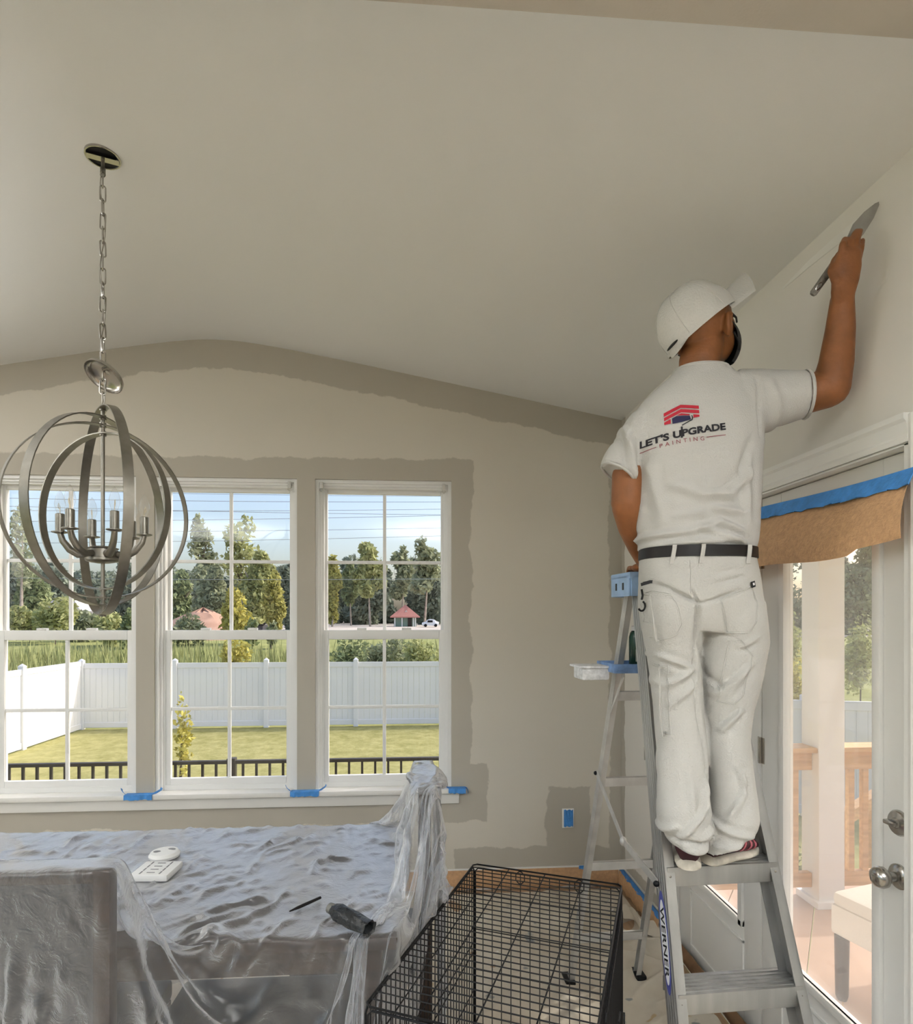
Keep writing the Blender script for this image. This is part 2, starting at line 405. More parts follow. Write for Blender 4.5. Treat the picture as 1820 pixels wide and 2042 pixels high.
# ---- French doors
DXF = RX+.035
def door(idx, ya, yb, lock):
    st = .115; mb = MB(); x0, x1 = DXF, DXF+.045; zb, zt = FZ+.03, DZ1-.006
    gz0, gz1 = .325, zt-.12
    mb.bx(x0, x1, ya, ya+st, zb, zt, .003); mb.bx(x0, x1, yb-st, yb, zb, zt, .003)
    mb.bx(x0, x1, ya+st, yb-st, zt-.12, zt, .003); mb.bx(x0, x1, ya+st, yb-st, zb, gz0, .003)
    root = mb.build('door_%d' % idx, M_TRIM, None, True); root['kind'] = 'structure'
    for (q0, q1, w0, w1) in ((ya+st, ya+st+.03, gz0, gz1), (yb-st-.03, yb-st, gz0, gz1), (ya+st, yb-st, gz1-.03, gz1), (ya+st, yb-st, gz0, gz0+.03)):
        q = MB(); q.bx(x0-.012, x0+.01, q0, q1, w0, w1, .006); q.bx(x0-.006, x0+.02, q0+(.006 if q1-q0 < .05 else 0), q1, w0, w1, .003); q.build('glazing_bead', M_TRIM, root, True)
    q = MB(); q.bx(x0+.018, x0+.024, ya+st+.02, yb-st-.02, gz0+.02, gz1-.02); q.build('pane', M_DGLASS, root)
    q = MB()
    pz0, pz1 = zb+.06, gz0-.05
    for (a, b, c, d) in ((ya+st, yb-st, pz0, pz0+.012), (ya+st, yb-st, pz1-.012, pz1), (ya+st, ya+st+.012, pz0, pz1), (yb-st-.012, yb-st, pz0, pz1)): q.bx(x0-.005, x0+.004, a, b, c, d, .003)
    q.build('panel_moulding', M_TRIM, root, True)
    if lock:
        yk = ya+.058
        zk = onX(1766, 1733, x0).z; zd = onX(1768, 1630, x0).z
        q = MB(); q.lathe((x0, yk, zk), (-1, 0, 0), [(.033, 0), (.033, .006), (.028, .011), (.013, .014), (.011, .03), (.018, .036), (.027, .046), (.0285, .056), (.024, .068), (.014, .074), (.003, .075)], 24)
        k = q.build('door_knob', M_CHROME, root, True)
        q = MB(); q.box((x0-.078, yk, zk), (.004, .002, .007), None, .0015); q.build('turn_button', M_CHROME, k, True)
        q = MB(); q.lathe((x0, yk, zd), (-1, 0, 0), [(.034, 0), (.034, .006), (.030, .011), (.014, .013), (.012, .018), (.003, .019)], 24)
        k = q.build('deadbolt', M_CHROME, root, True)
        q = MB(); q.box((x0-.024, yk+.004, zd), (.008, .018, .006), None, .004); q.build('thumb_turn', M_CHROME, k, True)
    return root
YM = onX(1500, HV, RX).y
d1 = door(1, YM+.004, DY1-.022, False); d2 = door(2, DY0+.018, YM-.004, True)
for z in (.12, 1.0, 1.72):
    q = MB(); q.lathe((DXF-.006, YM, z), (0, 0, 1), [(.007, 0), (.007, .095)], 10); q.bx(DXF-.003, DXF+.001, YM-.02, YM+.02, z, z+.095); q.build('hinge', M_CHROME, d2, True)
mb = MB(); mb.bx(RX-.005, RX+.15, DY0-.0, DY0+.016, FZ, DZ1); mb.bx(RX-.005, RX+.15, DY1-.02, DY1, FZ, DZ1); mb.bx(RX-.005, RX+.15, DY0, DY1, DZ1-.004, DZ1+.0)
mb.bx(RX+.001, RX+.15, DY0, DY1, FZ, FZ+.028)
struct('trim_4', mb, M_TRIM, label='white door jamb and threshold of the French doors')
mb = MB()
cw = .072
def casing(mb, p0, p1, wid, d):
    # profile across the board: inner bead, flat, raised outer band
    p0 = Vector(p0); p1 = Vector(p1); d = Vector(d)
    prof = [(0, 0), (0, .008), (.012, .012), (.02, .009), (.05*wid/.072, .014), (.058*wid/.072, .021), (wid, .021), (wid, 0)]
    mb.rings([[p+d*a+Vector((-1, 0, 0))*b for a, b in prof] for p in (p0, p1)])
casing(mb, (RX, DY0, DZ1+.004), (RX, DY1, DZ1+.004), cw, (0, 0, 1))
casing(mb, (RX, DY1, FZ), (RX, DY1, DZ1+cw), cw, (0, 1, 0)); casing(mb, (RX, DY0, FZ), (RX, DY0, DZ1+cw), cw, (0, -1, 0))
struct('trim_5', mb, M_TRIM, label='white moulded casing around the French doors')
# baseboards
mb = MB(); mb.bx(LX, RX, WY-.014, WY, FZ, .045, .004); struct('baseboard_back', mb, M_TRIM)
mb = MB(); mb.bx(RX-.014, RX, DY1+cw, WY-.014, FZ, .045, .004); mb.bx(RX-.014, RX, -6, DY0-cw, FZ, .045, .004); struct('baseboard_right', mb, M_TRIM)
# masking paper and tape along the skirting
def paper_strip(name, pts, hgt, out, m, label, cat, z0=None, bulge=0.0, parent=None, grp=None):
    mb = MB(); n = 26; R = []
    a, b = Vector(pts[0]), Vector(pts[1]); out = Vector(out)
    for i in range(n+1):
        p = a.lerp(b, i/n); row = []
        for k in range(6):
            t = k/5; o_ = bulge*math.sin(t*PI*.9)+.004*math.sin(i*1.7+k*2.1)*t+.004
            row.append(p+out*o_+Vector((0, 0, -hgt*t+.006*math.sin(i*.9)*t)))
        row2 = [q-out*.0012 for q in reversed(row)]
        R.append(row+row2)
    mb.rings(R); o = mb.build(name, m, parent, True)
    if label: tag(o, label, cat, grp)
    return o
paper_strip('masking_paper', [(-.8, WY-.016, .040), (RX-.03, WY-.016, .040)], .112, (0, -1, 0), M_PAPER, 'brown masking paper along the foot of the window wall', 'masking paper', bulge=.012)
paper_strip('masking_paper', [(RX-.016, WY-.03, .040), (RX-.016, DY1+cw+.01, .040)], .112, (-1, 0, 0), M_PAPER, 'brown masking paper on the skirting between the corner and the doors', 'masking paper', bulge=.012)
paper_strip('masking_tape', [(.98, WY-.0225, .052), (RX-.10, WY-.0225, .052)], .024, (0, -1, 0), M_TAPE, 'blue tape holding brown paper at the foot of the window wall', 'tape')
paper_strip('masking_tape', [(RX-.0225, WY-.04, .054), (RX-.0225, DY1+cw+.01, .054)], .036, (-1, 0, 0), M_TAPE, 'broad blue tape on the skirting paper between corner and doors', 'tape')
o = paper_strip('masking_paper', [(RX+.012, DY1-.03, FZ+.075), (RX+.012, DY0+.02, FZ+.075)], .07, (-1, 0, 0), mat('brown_board', (.16, .085, .04), .7, var=.2, scale=30), 'dark brown paper strip taped along the door threshold', 'masking paper', bulge=.02)
# masking paper hanging over the doors, with its tape
mb = MB(); n = 40; R = []
y_far, y_near = DY1-.1, DY0-.03
for i in range(n+1):
    t = i/n; y = y_far+(y_near-y_far)*t; row = []
    zt = 1.902+.012*math.sin(t*5)-.02*max(0, .25-t); zb = 1.735-.03*math.sin(t*3)*(t < .9)+.01*math.sin(t*13)
    for k in range(9):
        s = k/8; row.append(Vector((RX-.026-.055*math.sin(s*PI*.62)*(.55+.45*math.sin(t*2.6+.4))-.004*math.sin(t*21+s*3), y, zt+(zb-zt)*s)))
    R.append(row+[q+Vector((.0015, 0, 0)) for q in reversed(row)])
mb.rings(R); o = mb.build('masking_paper', M_PAPER, None, True); tag(o, 'curling brown masking paper hanging over the tops of the French doors', 'masking paper')
mb = MB(); R = []
for i in range(n+1):
    t = i/n; y = y_far+(y_near-.015-y_far)*t; zt = 1.925+.012*math.sin(t*5)-.02*max(0, .25-t)
    R.append([(RX-.0275, y, zt), (RX-.046-.002*math.sin(i*1.3), y, zt-.045-.004*math.sin(i*2.3)), (RX-.0445, y, zt-.045), (RX-.026, y, zt)])
mb.rings(R); o = mb.build('masking_tape', M_TAPE, None, True); tag(o, 'long blue tape across the French doors above the curling paper', 'tape')
# fresh filler feathered along the top of the wall
mb = MB(); P = [onX(u, v, RX-.0012) for u, v in ((1560, 575), (1610, 527), (1660, 484), (1700, 452), (1740, 415))]
wd_ = (.006, .018, .024, .026, .014)
mb.rings([[p+UP*w_*.5, p-UP*w_*.7, p-UP*w_*.7+Vector((.001, 0, 0)), p+UP*w_*.5+Vector((.001, 0, 0))] for p, w_ in zip(P, wd_)])
o = mb.build('filler_smear', mat('wet_filler', (.80, .785, .75), .5), None, True); tag(o, 'white streak of fresh filler on the wall beside the knife', 'filler')
# taped-over outlet
c = onY(1132, 1631, WY)
mb = MB(); mb.box((c.x, WY-.003, c.z), (.036, .003, .058), None, .003); root = mb.build('wall_outlet', M_TRIM, None, True); tag(root, 'white wall outlet covered with blue masking tape', 'outlet')
mb = MB(); R = []
for i in range(7):
    x = c.x-.026+.056*i/6; j = .004*math.sin(i*2.2)
    R.append([(x, WY-.0075-.001*(i % 2), c.z+.05+j), (x, WY-.0085, c.z), (x, WY-.0075, c.z-.05-j), (x, WY-.0065, c.z-.05-j), (x, WY-.0065, c.z+.05+j)])
mb.rings(R); mb.build('tape_cover', M_TAPE, root)

# fill lamps added out of view to throw extra light up at the ceilings
for (x, y, e_, lb) in ((-3.15, 1.75, FILL_E*.6, 'brass-free unseen white fill lamp added by the left wall under the vault'), (-2.7, -1.3, FILL_E*1.6, 'unseen white fill lamp added by the left wall of the adjoining room'), (.55, -1.1, FILL_E*2.0, 'unseen white fill lamp added by the right wall of the adjoining room')):
    r = empty('added_fill_lamp', (x, y, FZ), lb.replace('brass-free ', ''), 'lamp')
    q = MB(); q.lathe((x, y, FZ), UP, [(.14, 0), (.14, .015), (.03, .03), (.012, .04)], 24); q.build('base', M_TRIM, r, True)
    q = MB(); q.lathe((x, y, FZ+.03), UP, [(.011, 0), (.011, 1.62)], 12); q.build('pole', M_TRIM, r, True)
    q = MB(); q.lathe((x, y, FZ+1.64), UP, [(.02, 0), (.10, .03), (.17, .09), (.18, .13), (.174, .13), (.16, .09), (.09, .036), (.02, .01)], 28, False); q.build('bowl_shade', M_TRIM, r, True)
    L = bpy.data.lights.new('lamp', 'AREA'); L.shape = 'DISK'; L.size = .3; L.spread = math.radians(112); L.energy = e_; L.color = FILL_C
    lo = bpy.data.objects.new('added_fill_light', L); COL.objects.link(lo); lo.location = (x, y, FZ+1.74); lo.rotation_euler = (PI, 0, 0); setparent(lo, r)
# ================================================================== OUTSIDE
GZ = -1.55
def grassmat(name, c1, c2, sc):
    m, n, l, p = newmat(name); p.inputs['Roughness'].default_value = .9; p.inputs['Specular IOR Level'].default_value = .1
    tc = n.new('ShaderNodeTexCoord'); a = n.new('ShaderNodeTexNoise'); a.inputs['Scale'].default_value = sc; a.inputs['Detail'].default_value = 8; a.inputs['Roughness'].default_value = .75
    l.new(tc.outputs['Object'], a.inputs['Vector'])
    r = n.new('ShaderNodeValToRGB'); r.color_ramp.elements[0].position = .32; r.color_ramp.elements[1].position = .68
    r.color_ramp.elements[0].color = (*c1, 1); r.color_ramp.elements[1].color = (*c2, 1)
    l.new(a.outputs[0], r.inputs[0]); l.new(r.outputs[0], p.inputs['Base Color'])
    b = n.new('ShaderNodeBump'); b.inputs['Strength'].default_value = .8; b.inputs['Distance'].default_value = .05
    l.new(a.outputs[0], b.inputs['Height']); l.new(b.outputs[0], p.inputs['Normal'])
    return m
M_LAWN = grassmat('lawn_grass', (.26, .26, .085), (.50, .46, .21), 2.6)
M_BANK = grassmat('bank_grass', (.22, .25, .09), (.42, .43, .18), .8)
M_GRAVEL = grassmat('gravel', (.50, .44, .38), (.68, .63, .57), .4)
M_DIRT = grassmat('red_dirt', (.42, .24, .17), (.60, .40, .31), .5)
def hill(x, y):
    t = min(1, max(0, (y-17.4)/11.0)); s = t*t*(3-2*t)
    return GZ+1.75*s+.05*math.sin(x*.5)*s
def gridmesh(name, x0, x1, y0, y1, nx, ny, fz, m):
    vs = [(x0+(x1-x0)*i/nx, y0+(y1-y0)*j/ny, fz(x0+(x1-x0)*i/nx, y0+(y1-y0)*j/ny)) for j in range(ny+1) for i in range(nx+1)]
    fs = [(j*(nx+1)+i, j*(nx+1)+i+1, (j+1)*(nx+1)+i+1, (j+1)*(nx+1)+i) for j in range(ny) for i in range(nx)]
    return mkobj(name, vs, fs, m, None, True)
FY = 16.9; FX = -8.95
o = gridmesh('lawn', FX-.2, 60, -25, FY+.1, 40, 30, lambda x, y: GZ, M_LAWN); tag(o, 'sunlit lawn inside the white fence', None, None, 'structure')
o = gridmesh('embankment', -90, 90, FY+.1, 34, 60, 24, hill, M_BANK); tag(o, 'grassy bank rising behind the fence', None, None, 'structure')
o = gridmesh('gravel_field', -140, 140, 34, 160, 20, 20, lambda x, y: hill(x, 34)-.0, M_GRAVEL); tag(o, 'pale gravel ground in front of the woods', None, None, 'structure')
o = gridmesh('side_yard', -140, FX-.2, -25, FY+.1, 20, 20, lambda x, y: GZ, M_BANK); tag(o, 'neighbouring grass outside the side fence', None, None, 'structure')

# ---- white vinyl fence: posts with caps, rails and single boards
M_FENCE = mat('fence_vinyl', (.80, .80, .82), .45, var=.02, scale=1)
def fence(label, p0, p1, h, z0, shared=False):
    p0 = Vector(p0); p1 = Vector(p1); d = (p1-p0); L = d.length; d.normalize(); nrm = Vector((-d.y, d.x, 0))
    root = empty('vinyl_fence', (p0.x, p0.y, z0), label, 'fence')
    npan = max(1, round(L/2.42)); pl = L/npan
    post = MB(); post.box((0, 0, (h+.06)/2), (.064, .064, (h+.06)/2), None, .008); post.lathe((0, 0, h+.06), (0, 0, 1), [(.09, 0), (.09, .018), (.03, .06), (.004, .075)], 4)
    pm = None
    for i in range(1 if shared else 0, npan+1):      # shared: the corner post belongs to the other fence
        q = p0+d*pl*i
        if pm is None:
            o = post.build('post', M_FENCE, None); pm = o.data; o.location = (q.x, q.y, z0); setparent(o, root)
        else: linkmesh('post', pm, root, (q.x, q.y, z0))
    nb = 15; bw = (pl-.13)/nb; ang = math.atan2(d.y, d.x)
    b = MB(); b.box((0, 0, 0), (bw/2-.0018, .011, (h-.30)/2), None, .004); bmh = None
    r = MB(); r.box((0, 0, 0), ((pl-.13)/2, .026, .07), None, .008); rm = None
    for i in range(npan):
        for k in range(nb):
            q = p0+d*(pl*i+.065+bw*(k+.5)); loc = (q.x, q.y, z0+h/2+.03)
            if bmh is None:
                o = b.build('board', M_FENCE, None); bmh = o.data; o.location = loc; o.rotation_euler = (0, 0, ang); setparent(o, root)
            else: linkmesh('board', bmh, root, loc, (0, 0, ang))
        for z in (.12, h-.06):
            q = p0+d*(pl*(i+.5)); loc = (q.x, q.y, z0+z)
            if rm is None:
                o = r.build('rail', M_FENCE, None); rm = o.data; o.location = loc; o.rotation_euler = (0, 0, ang); setparent(o, root)
            else: linkmesh('rail', rm, root, loc, (0, 0, ang))
fence('long white vinyl privacy fence across the back of the lawn', (FX, FY, 0), (5.7, FY, 0), 1.78, GZ)
fence('sunlit white vinyl privacy fence along the side of the lawn', (FX, FY-.0, 0), (FX-.15, 4.8, 0), 1.86, GZ-.02, True)

# ---- dark metal railing close to the house
M_RAIL = mat('bronze_railing', (.06, .052, .045), .5, var=.1)
RY = 5.3; rz = onY(450, 1516, RY).z
root = empty('metal_railing', (-5.5, RY, GZ), 'dark metal railing with thin balusters below the windows', 'railing')
x0, x1 = -5.6, .45
q = MB(); q.bx(x0, x1, RY-.022, RY+.022, rz-.03, rz, .006); q.build('top_rail', M_RAIL, root)
q = MB(); q.bx(x0, x1, RY-.015, RY+.015, rz-.88, rz-.85, .004); q.build('bottom_rail', M_RAIL, root)
bmesh_ = None; x = x0+.06
while x < x1:
    if bmesh_ is None:
        q = MB(); q.bx(-.0095, .0095, -.0095, .0095, -.82, 0); o = q.build('baluster', M_RAIL); bmesh_ = o.data; o.location = (x, RY, rz-.03); setparent(o, root)
    else: linkmesh('baluster', bmesh_, root, (x, RY, rz-.03))
    x += .113
pm = None
for i in range(4):
    x = x0+(x1-x0)*i/3
    q = MB(); q.bx(x-.035, x+.035, RY-.035, RY+.035, GZ, rz+.02, .006); q.build('post', M_RAIL, root)

# ---- plants
def leafmat(name, c, var=.35):
    m, n, l, p = newmat(name); p.inputs['Roughness'].default_value = .7; p.inputs['Specular IOR Level'].default_value = .2
    g = n.new('ShaderNodeNewGeometry'); r = n.new('ShaderNodeValToRGB')
    r.color_ramp.elements[0].color = (*[k*(1-var) for k in c], 1); r.color_ramp.elements[1].color = (*[min(1, k*(1+var)) for k in c], 1)
    l.new(g.outputs['Random Per Island'], r.inputs[0]); l.new(r.outputs[0], p.inputs['Base Color'])
    out = n['Material Output']; t = n.new('ShaderNodeBsdfTranslucent'); l.new(r.outputs[0], t.inputs[0])
    mx = n.new('ShaderNodeMixShader'); mx.inputs[0].default_value = .3; l.new(p.outputs[0], mx.inputs[1]); l.new(t.outputs[0], mx.inputs[2]); l.new(mx.outputs[0], out.inputs[0])
    return m
LEAF = {'green': leafmat('leaf_green', (.28, .33, .17)), 'dark': leafmat('leaf_dark', (.25, .29, .22)), 'yellow': leafmat('leaf_yellow', (.48, .46, .16)),
        'lime': leafmat('leaf_lime', (.43, .45, .21)), 'sage': leafmat('leaf_sage', (.34, .37, .23)), 'gold': leafmat('leaf_gold', (.55, .50, .14))}
M_BARK = mat('bark', (.36, .31, .26), .9, var=.3, scale=3); M_BARKD = mat('dark_bark', (.12, .095, .075), .9, var=.3, scale=3)
rng = np.random.default_rng(5)
def leaves(lobes, n, s):
    """n leaf blades scattered through ellipsoid lobes [(centre, radii)]"""
    vol = np.array([r[0]*r[1]*r[2] for _, r in lobes])**(2/3); vol /= vol.sum()
    k = rng.choice(len(lobes), n, p=vol)
    d = rng.normal(size=(n, 3)); d /= np.linalg.norm(d, axis=1)[:, None]
    rad = rng.random(n)**.42
    C = np.array([c for c, _ in lobes])[k]; Rr = np.array([r for _, r in lobes])[k]
    P = C+d*Rr*rad[:, None]
    a = rng.normal(size=(n, 3)); a /= np.linalg.norm(a, axis=1)[:, None]
    b = rng.normal(size=(n, 3)); b -= a*(a*b).sum(1)[:, None]; b /= np.linalg.norm(b, axis=1)[:, None]
    sz = s*(.6+.8*rng.random(n))[:, None]
    V = np.stack([P-a*sz, P+b*sz*.5, P+a*sz, P-b*sz*.5], 1).reshape(-1, 3)
    F = [(4*i, 4*i+1, 4*i+2, 4*i+3) for i in range(n)]
    return V, F
def plant(name, label, cat, base, lobes, n, s, leaf, trunks=(), group=None, bark=None):
    """lobes relative to base; trunks = list of (points, r0, r1)"""
    base = Vector(base); root = empty(name, base, label, cat, group)
    V, F = leaves([(np.array(base)+np.array(c), np.array(r)) for c, r in lobes], n, s)
    mkobj('foliage', V, F, LEAF[leaf], root)
    for pts, r0, r1 in trunks:
        q = MB(); P = [base+Vector(p) for p in pts]; q.tube(P, [r0+(r1-r0)*i/(len(P)-1) for i in range(len(P))], 6); q.build('trunk', bark or M_BARK, root, True)
    return root
def ground(x, y): return GZ if (y < FY+.1 or x > 9) else hill(x, min(y, 34))
def tree(u, vtop, zc, width_px, label, leaf, group=None, vbase=1250, n=1500, lo=.35, bark=None, name='tree', thin=False):
    b = W(u, vbase, zc); b.z = ground(b.x, b.y)+.02; top = W(u, vtop, zc); k = zc/FP; h = top.z-b.z; wr = width_px*k/2
    lob = []
    for i in range(7):
        t = lo+(1-lo)*(i+.5)/7; env = math.sin(PI*min(1, (t-lo*.6)/(1.04-lo*.6)))**.6; env = max(env, .75 if lo < .2 and t < .5 else 0)
        lob.append(((random.uniform(-.4, .4)*wr*env, random.uniform(-.4, .4)*wr, h*t), (wr*env*random.uniform(.55, .85), wr*env*.6, h*(1-lo)/7*random.uniform(1.0, 1.6))))
    tr = [([(0, 0, -.3), (random.uniform(-.03, .03)*h, 0, h*.4), (random.uniform(-.05, .05)*h, 0, h*.93)], .012*h+.04, .02)]
    for _ in range(2 if not thin else 1):
        s = random.choice((-1, 1)); z = random.uniform(.4, .6)
        tr.append(([(0, 0, h*z), (s*wr*.35, 0, h*(z+.16)), (s*wr*.6, 0, h*(z+.3))], .006*h+.02, .015))
    return plant(name, label, 'tree', b, lob, int(n*2.2), max(.13, zc*.0048), leaf, tr, group, bark)
WOODS = 'trees of the woods beyond the gravel field'
# background woods (dark wall of trees)
for i, u in enumerate(range(-60, 1010, 44)):
    uu = u+random.uniform(-14, 14); vt = 1128+random.uniform(-14, 18)
    if 300 < u < 480: vt += 14
    tree(uu, vt, 84+8.6*(i % 3)+random.uniform(-.5, .5), 100, 'tall dark green tree in the dense woods beyond the gravel field', 'dark', WOODS, 1252, 1500, .02, M_BARKD)
# window 3: pale trunks and yellow-green crowns
for (u, vt, zt_, wd, lf, lb) in ((662, 1118, 70, 46, 'yellow', 'yellow-green tree with drooping branches left of the pale-trunked tree'), (700, 1130, 76, 40, 'green', 'green tree between two yellow-green trees by the red-roofed shed'),
        (738, 1088, 70, 74, 'lime', 'tall lime-green tree with a forked pale trunk beside the shed'), (800, 1098, 78, 50, 'sage', 'grey-green tree rising straight behind the red-roofed shed'),
        (846, 1080, 71.5, 70, 'sage', 'tall sparse tree with a bare forked pale trunk behind the white car')):
    t = tree(u, vt, zt_, wd, lb, lf, None, 1250, 650 if lf == 'sage' else 1300, .42 if lf != 'yellow' else .1)
# window 2
tree(400, 1032, 52, 56, 'tall thin sparse tree standing above the rounded green trees', 'sage', None, 1240, 420, .45, M_BARKD, thin=True)
tree(480, 1040, 54, 96, 'tall wispy light green tree behind the yellow-green trees', 'lime', None, 1240, 520, .4, M_BARKD, thin=True)
tree(362, 1150, 50, 70, 'dark rounded tree beside the red dirt mound', 'green', None, 1246, 1500, .08)
tree(425, 1142, 46, 92, 'broad olive-green tree above the red dirt mound', 'sage', None, 1246, 2600, .12)
tree(512, 1112, 44, 92, 'large yellow-green tree behind the dark trailer', 'lime', None, 1250, 3000, .1)
tree(545, 1150, 40.4, 52, 'golden-green tree right above the dark trailer', 'yellow', None, 1248, 1500, .1)
tree(582, 1130, 56, 56, 'blue-green evergreen beside the pale gravel', 'dark', None, 1254, 2000, .02, M_BARKD)
# window 1
tree(42, 1004, 50, 60, 'tall pale sparse tree at the far end of the woods', 'sage', None, 1240, 320, .4, thin=True)
tree(55, 1142, 57, 90, 'dense green tree next to the white house', 'green', None, 1250, 1800, .05)
tree(120, 1140, 63, 100, 'dense dark green tree rising behind the white house', 'dark', None, 1250, 1800, .05)
tree(200, 1150, 69.5, 120, 'broad dark green tree beyond the weedy bushes', 'dark', None, 1250, 1800, .05)
tree(262, 1155, 62.5, 80, 'dark green tree at the edge of the weedy bushes', 'dark', None, 1250, 1500, .05)
def shrub(u, vb, vt, zc, wpx, label, leaf, n=900, name='shrub', group=None, s=None):
    b = W(u, vb, zc); k = zc/FP; zt_ = W(u, vt, zc).z; b.z = ground(b.x, b.y)+.02; h = zt_-b.z; wr = wpx*k/2
    lob = [((random.uniform(-.6, .6)*wr, random.uniform(-.5, .5)*wr, h*random.uniform(.25, .7)), (wr*random.uniform(.35, .6), wr*.5, h*random.uniform(.25, .42))) for _ in range(7)]
    return plant(name, label, 'shrub', b, lob, n, s or max(.05, zc*.0045), leaf, [([(0, 0, -.1), (.02, 0, h*.5)], .03, .01)], group, M_BARKD)
shrub(60, 1272, 1205, 29, 90, 'yellow-green bush in front of the dense green tree', 'lime', 1300)
shrub(110, 1272, 1192, 28, 100, 'tall light green bush in front of the white house', 'lime', 1600)
shrub(170, 1274, 1215, 30.8, 90, 'pale green bush right of the white house', 'sage', 1300)
shrub(225, 1274, 1198, 27, 100, 'bright green bush with upright shoots by the window post', 'lime', 1600)
shrub(262, 1276, 1205, 26, 60, 'upright green bush at the end of the weedy row', 'green', 1100)
shrub(470, 1290, 1170, 27, 70, 'golden yellow bush beside the dirt mound', 'gold', 1500)
shrub(375, 1278, 1225, 27, 90, 'tangled green bush on the slope of the dirt mound', 'sage', 1300)
shrub(500, 1272, 1232, 26, 30, 'small bright green bush left of the dark trailer', 'green', 500)
shrub(540, 1272, 1235, 26, 26, 'small pale bush right of the dark trailer', 'sage', 400)
shrub(470, 1320, 1262, 20, 70, 'yellow-green bush just above the fence top', 'gold', 1200)
shrub(690, 1322, 1268, 20, 110, 'dark-leaved bush above the fence in front of the gravel', 'green', 1500)
shrub(760, 1324, 1270, 22.3, 110, 'pale green weeds bush above the fence by the post cap', 'sage', 1500)
shrub(845, 1324, 1268, 20, 110, 'bright green weedy bush above the fence below the white car', 'lime', 1700)
shrub(360, 1500, 1375, 11.5, 44, 'young yellow-leaved sapling on the lawn', 'gold', 260, 'sapling', None, .06)
# weeds on the bank: blades nobody could count
n = 9000; X = rng.uniform(-17, 8, n); Y = rng.uniform(17.2, 25.5, n); V = np.empty((n, 3, 3)); hh = rng.uniform(.35, .95, n)
Zb = np.array([hill(a, b) for a, b in zip(X, Y)]); an = rng.uniform(0, 6.28, n); wv = .035
V[:, 0] = np.stack([X-wv*np.cos(an), Y-wv*np.sin(an), Zb-.03], 1); V[:, 1] = np.stack([X+wv*np.cos(an), Y+wv*np.sin(an), Zb-.03], 1)
V[:, 2] = np.stack([X+rng.normal(0, .12, n), Y+rng.normal(0, .12, n), Zb+hh], 1)
o = mkobj('tall_weeds', V.reshape(-1, 3), [(3*i, 3*i+1, 3*i+2) for i in range(n)], LEAF['lime']); tag(o, 'tall green weeds covering the bank behind the fence', 'grass', None, 'stuff')
# dirt mound
mb = MB(); c = W(405, 1262, 33); c.z = ground(c.x, c.y)+.1; n1, n2 = 20, 8; R = []
for j in range(n2+1):
    t = j/n2; R.append([c+Vector((math.cos(2*PI*i/n1)*3.1*(1-t)**.8*(1+.1*math.sin(i*2.3)), math.sin(2*PI*i/n1)*2.6*(1-t)**.8, -.2+1.75*t**.9*(1+.06*math.sin(i*3.1+j)))) for i in range(n1)])
mb.rings(R); o = mb.build('dirt_mound', M_DIRT, None, True); tag(o, 'reddish dirt mound beneath the olive-green tree', 'dirt mound')
# shed with red roof
c = W(808, 1250, 70); c.z = ground(c.x, c.y); root = empty('shed', c, 'small green shed with a red hipped roof in front of the woods', 'shed'); k = 70/FP
q = MB(); q.box(c+Vector((0, 0, 22*k/2+.0)), (22*k, 18*k, 11*k)); q.build('wall', mat('shed_green', (.25, .36, .29), .7), root)
q = MB(); e = 29*k; z0 = c.z+20*k
q.add([c+Vector((-e, -e, 20*k)), c+Vector((e, -e, 20*k)), c+Vector((e, e, 20*k)), c+Vector((-e, e, 20*k)), c+Vector((0, 0, 44*k)), c+Vector((-e, -e, 18*k)), c+Vector((e, -e, 18*k)), c+Vector((e, e, 18*k)), c+Vector((-e, e, 18*k))],
      [(0, 1, 4), (1, 2, 4), (2, 3, 4), (3, 0, 4), (5, 6, 1, 0), (6, 7, 2, 1), (7, 8, 3, 2), (8, 5, 0, 3), (5, 8, 7, 6)]); rf = q.build('roof', mat('shed_roof', (.50, .22, .18), .7), root)
q = MB(); a = c+Vector((2*k, -e*.62, 24*k)); q.prism([a+Vector((-7*k, 0, 0)), a+Vector((7*k, 0, 0)), a+Vector((0, 0, 9*k))], (0, e*.4, 0)); q.build('dormer', mat('shed_trim', (.7, .6, .52), .6), rf)
q = MB(); q.box(c+Vector((9*k, -18.5*k, 9*k)), (4*k, .6*k, 9*k)); q.build('door', M_WOODD, root)
for sx in (-20, -6, 16, 20):
    q = MB(); q.box(c+Vector((sx*k, -24*k, 9*k)), (1*k, 1*k, 10*k)); q.build('post', M_TRIM, root)
# white car
c = W(858, 1249, 66); c.z = ground(c.x, c.y); k = 66/FP; root = empty('car', c, 'white car parked to the right of the red-roofed shed', 'car')
q = MB(); M_CARW = mat('car_paint', (.8, .8, .8), .25, var=.02)
R = []
for x, z0, z1, wd in ((-17, 3, 8, .75), (-14, 2.5, 9, .85), (-9, 2.5, 10.5, .9), (-6, 2.5, 14, .85), (0, 2.5, 15.5, .82), (7, 2.5, 14.5, .84), (12, 2.5, 11, .88), (16, 3, 10, .8)):
    R.append([c+Vector((x*k, -wd, z0*k)), c+Vector((x*k, wd, z0*k)), c+Vector((x*k, wd, (z0+z1)/2*k)), c+Vector((x*k, wd*.75, z1*k)), c+Vector((x*k, -wd*.75, z1*k)), c+Vector((x*k, -wd, (z0+z1)/2*k))])
q.rings(R); q.build('body', M_CARW, root, True)
q = MB(); q.box(c+Vector((-1*k, -.83, 11*k)), (5*k, .03, 2*k)); q.build('window', M_BLACK, root)
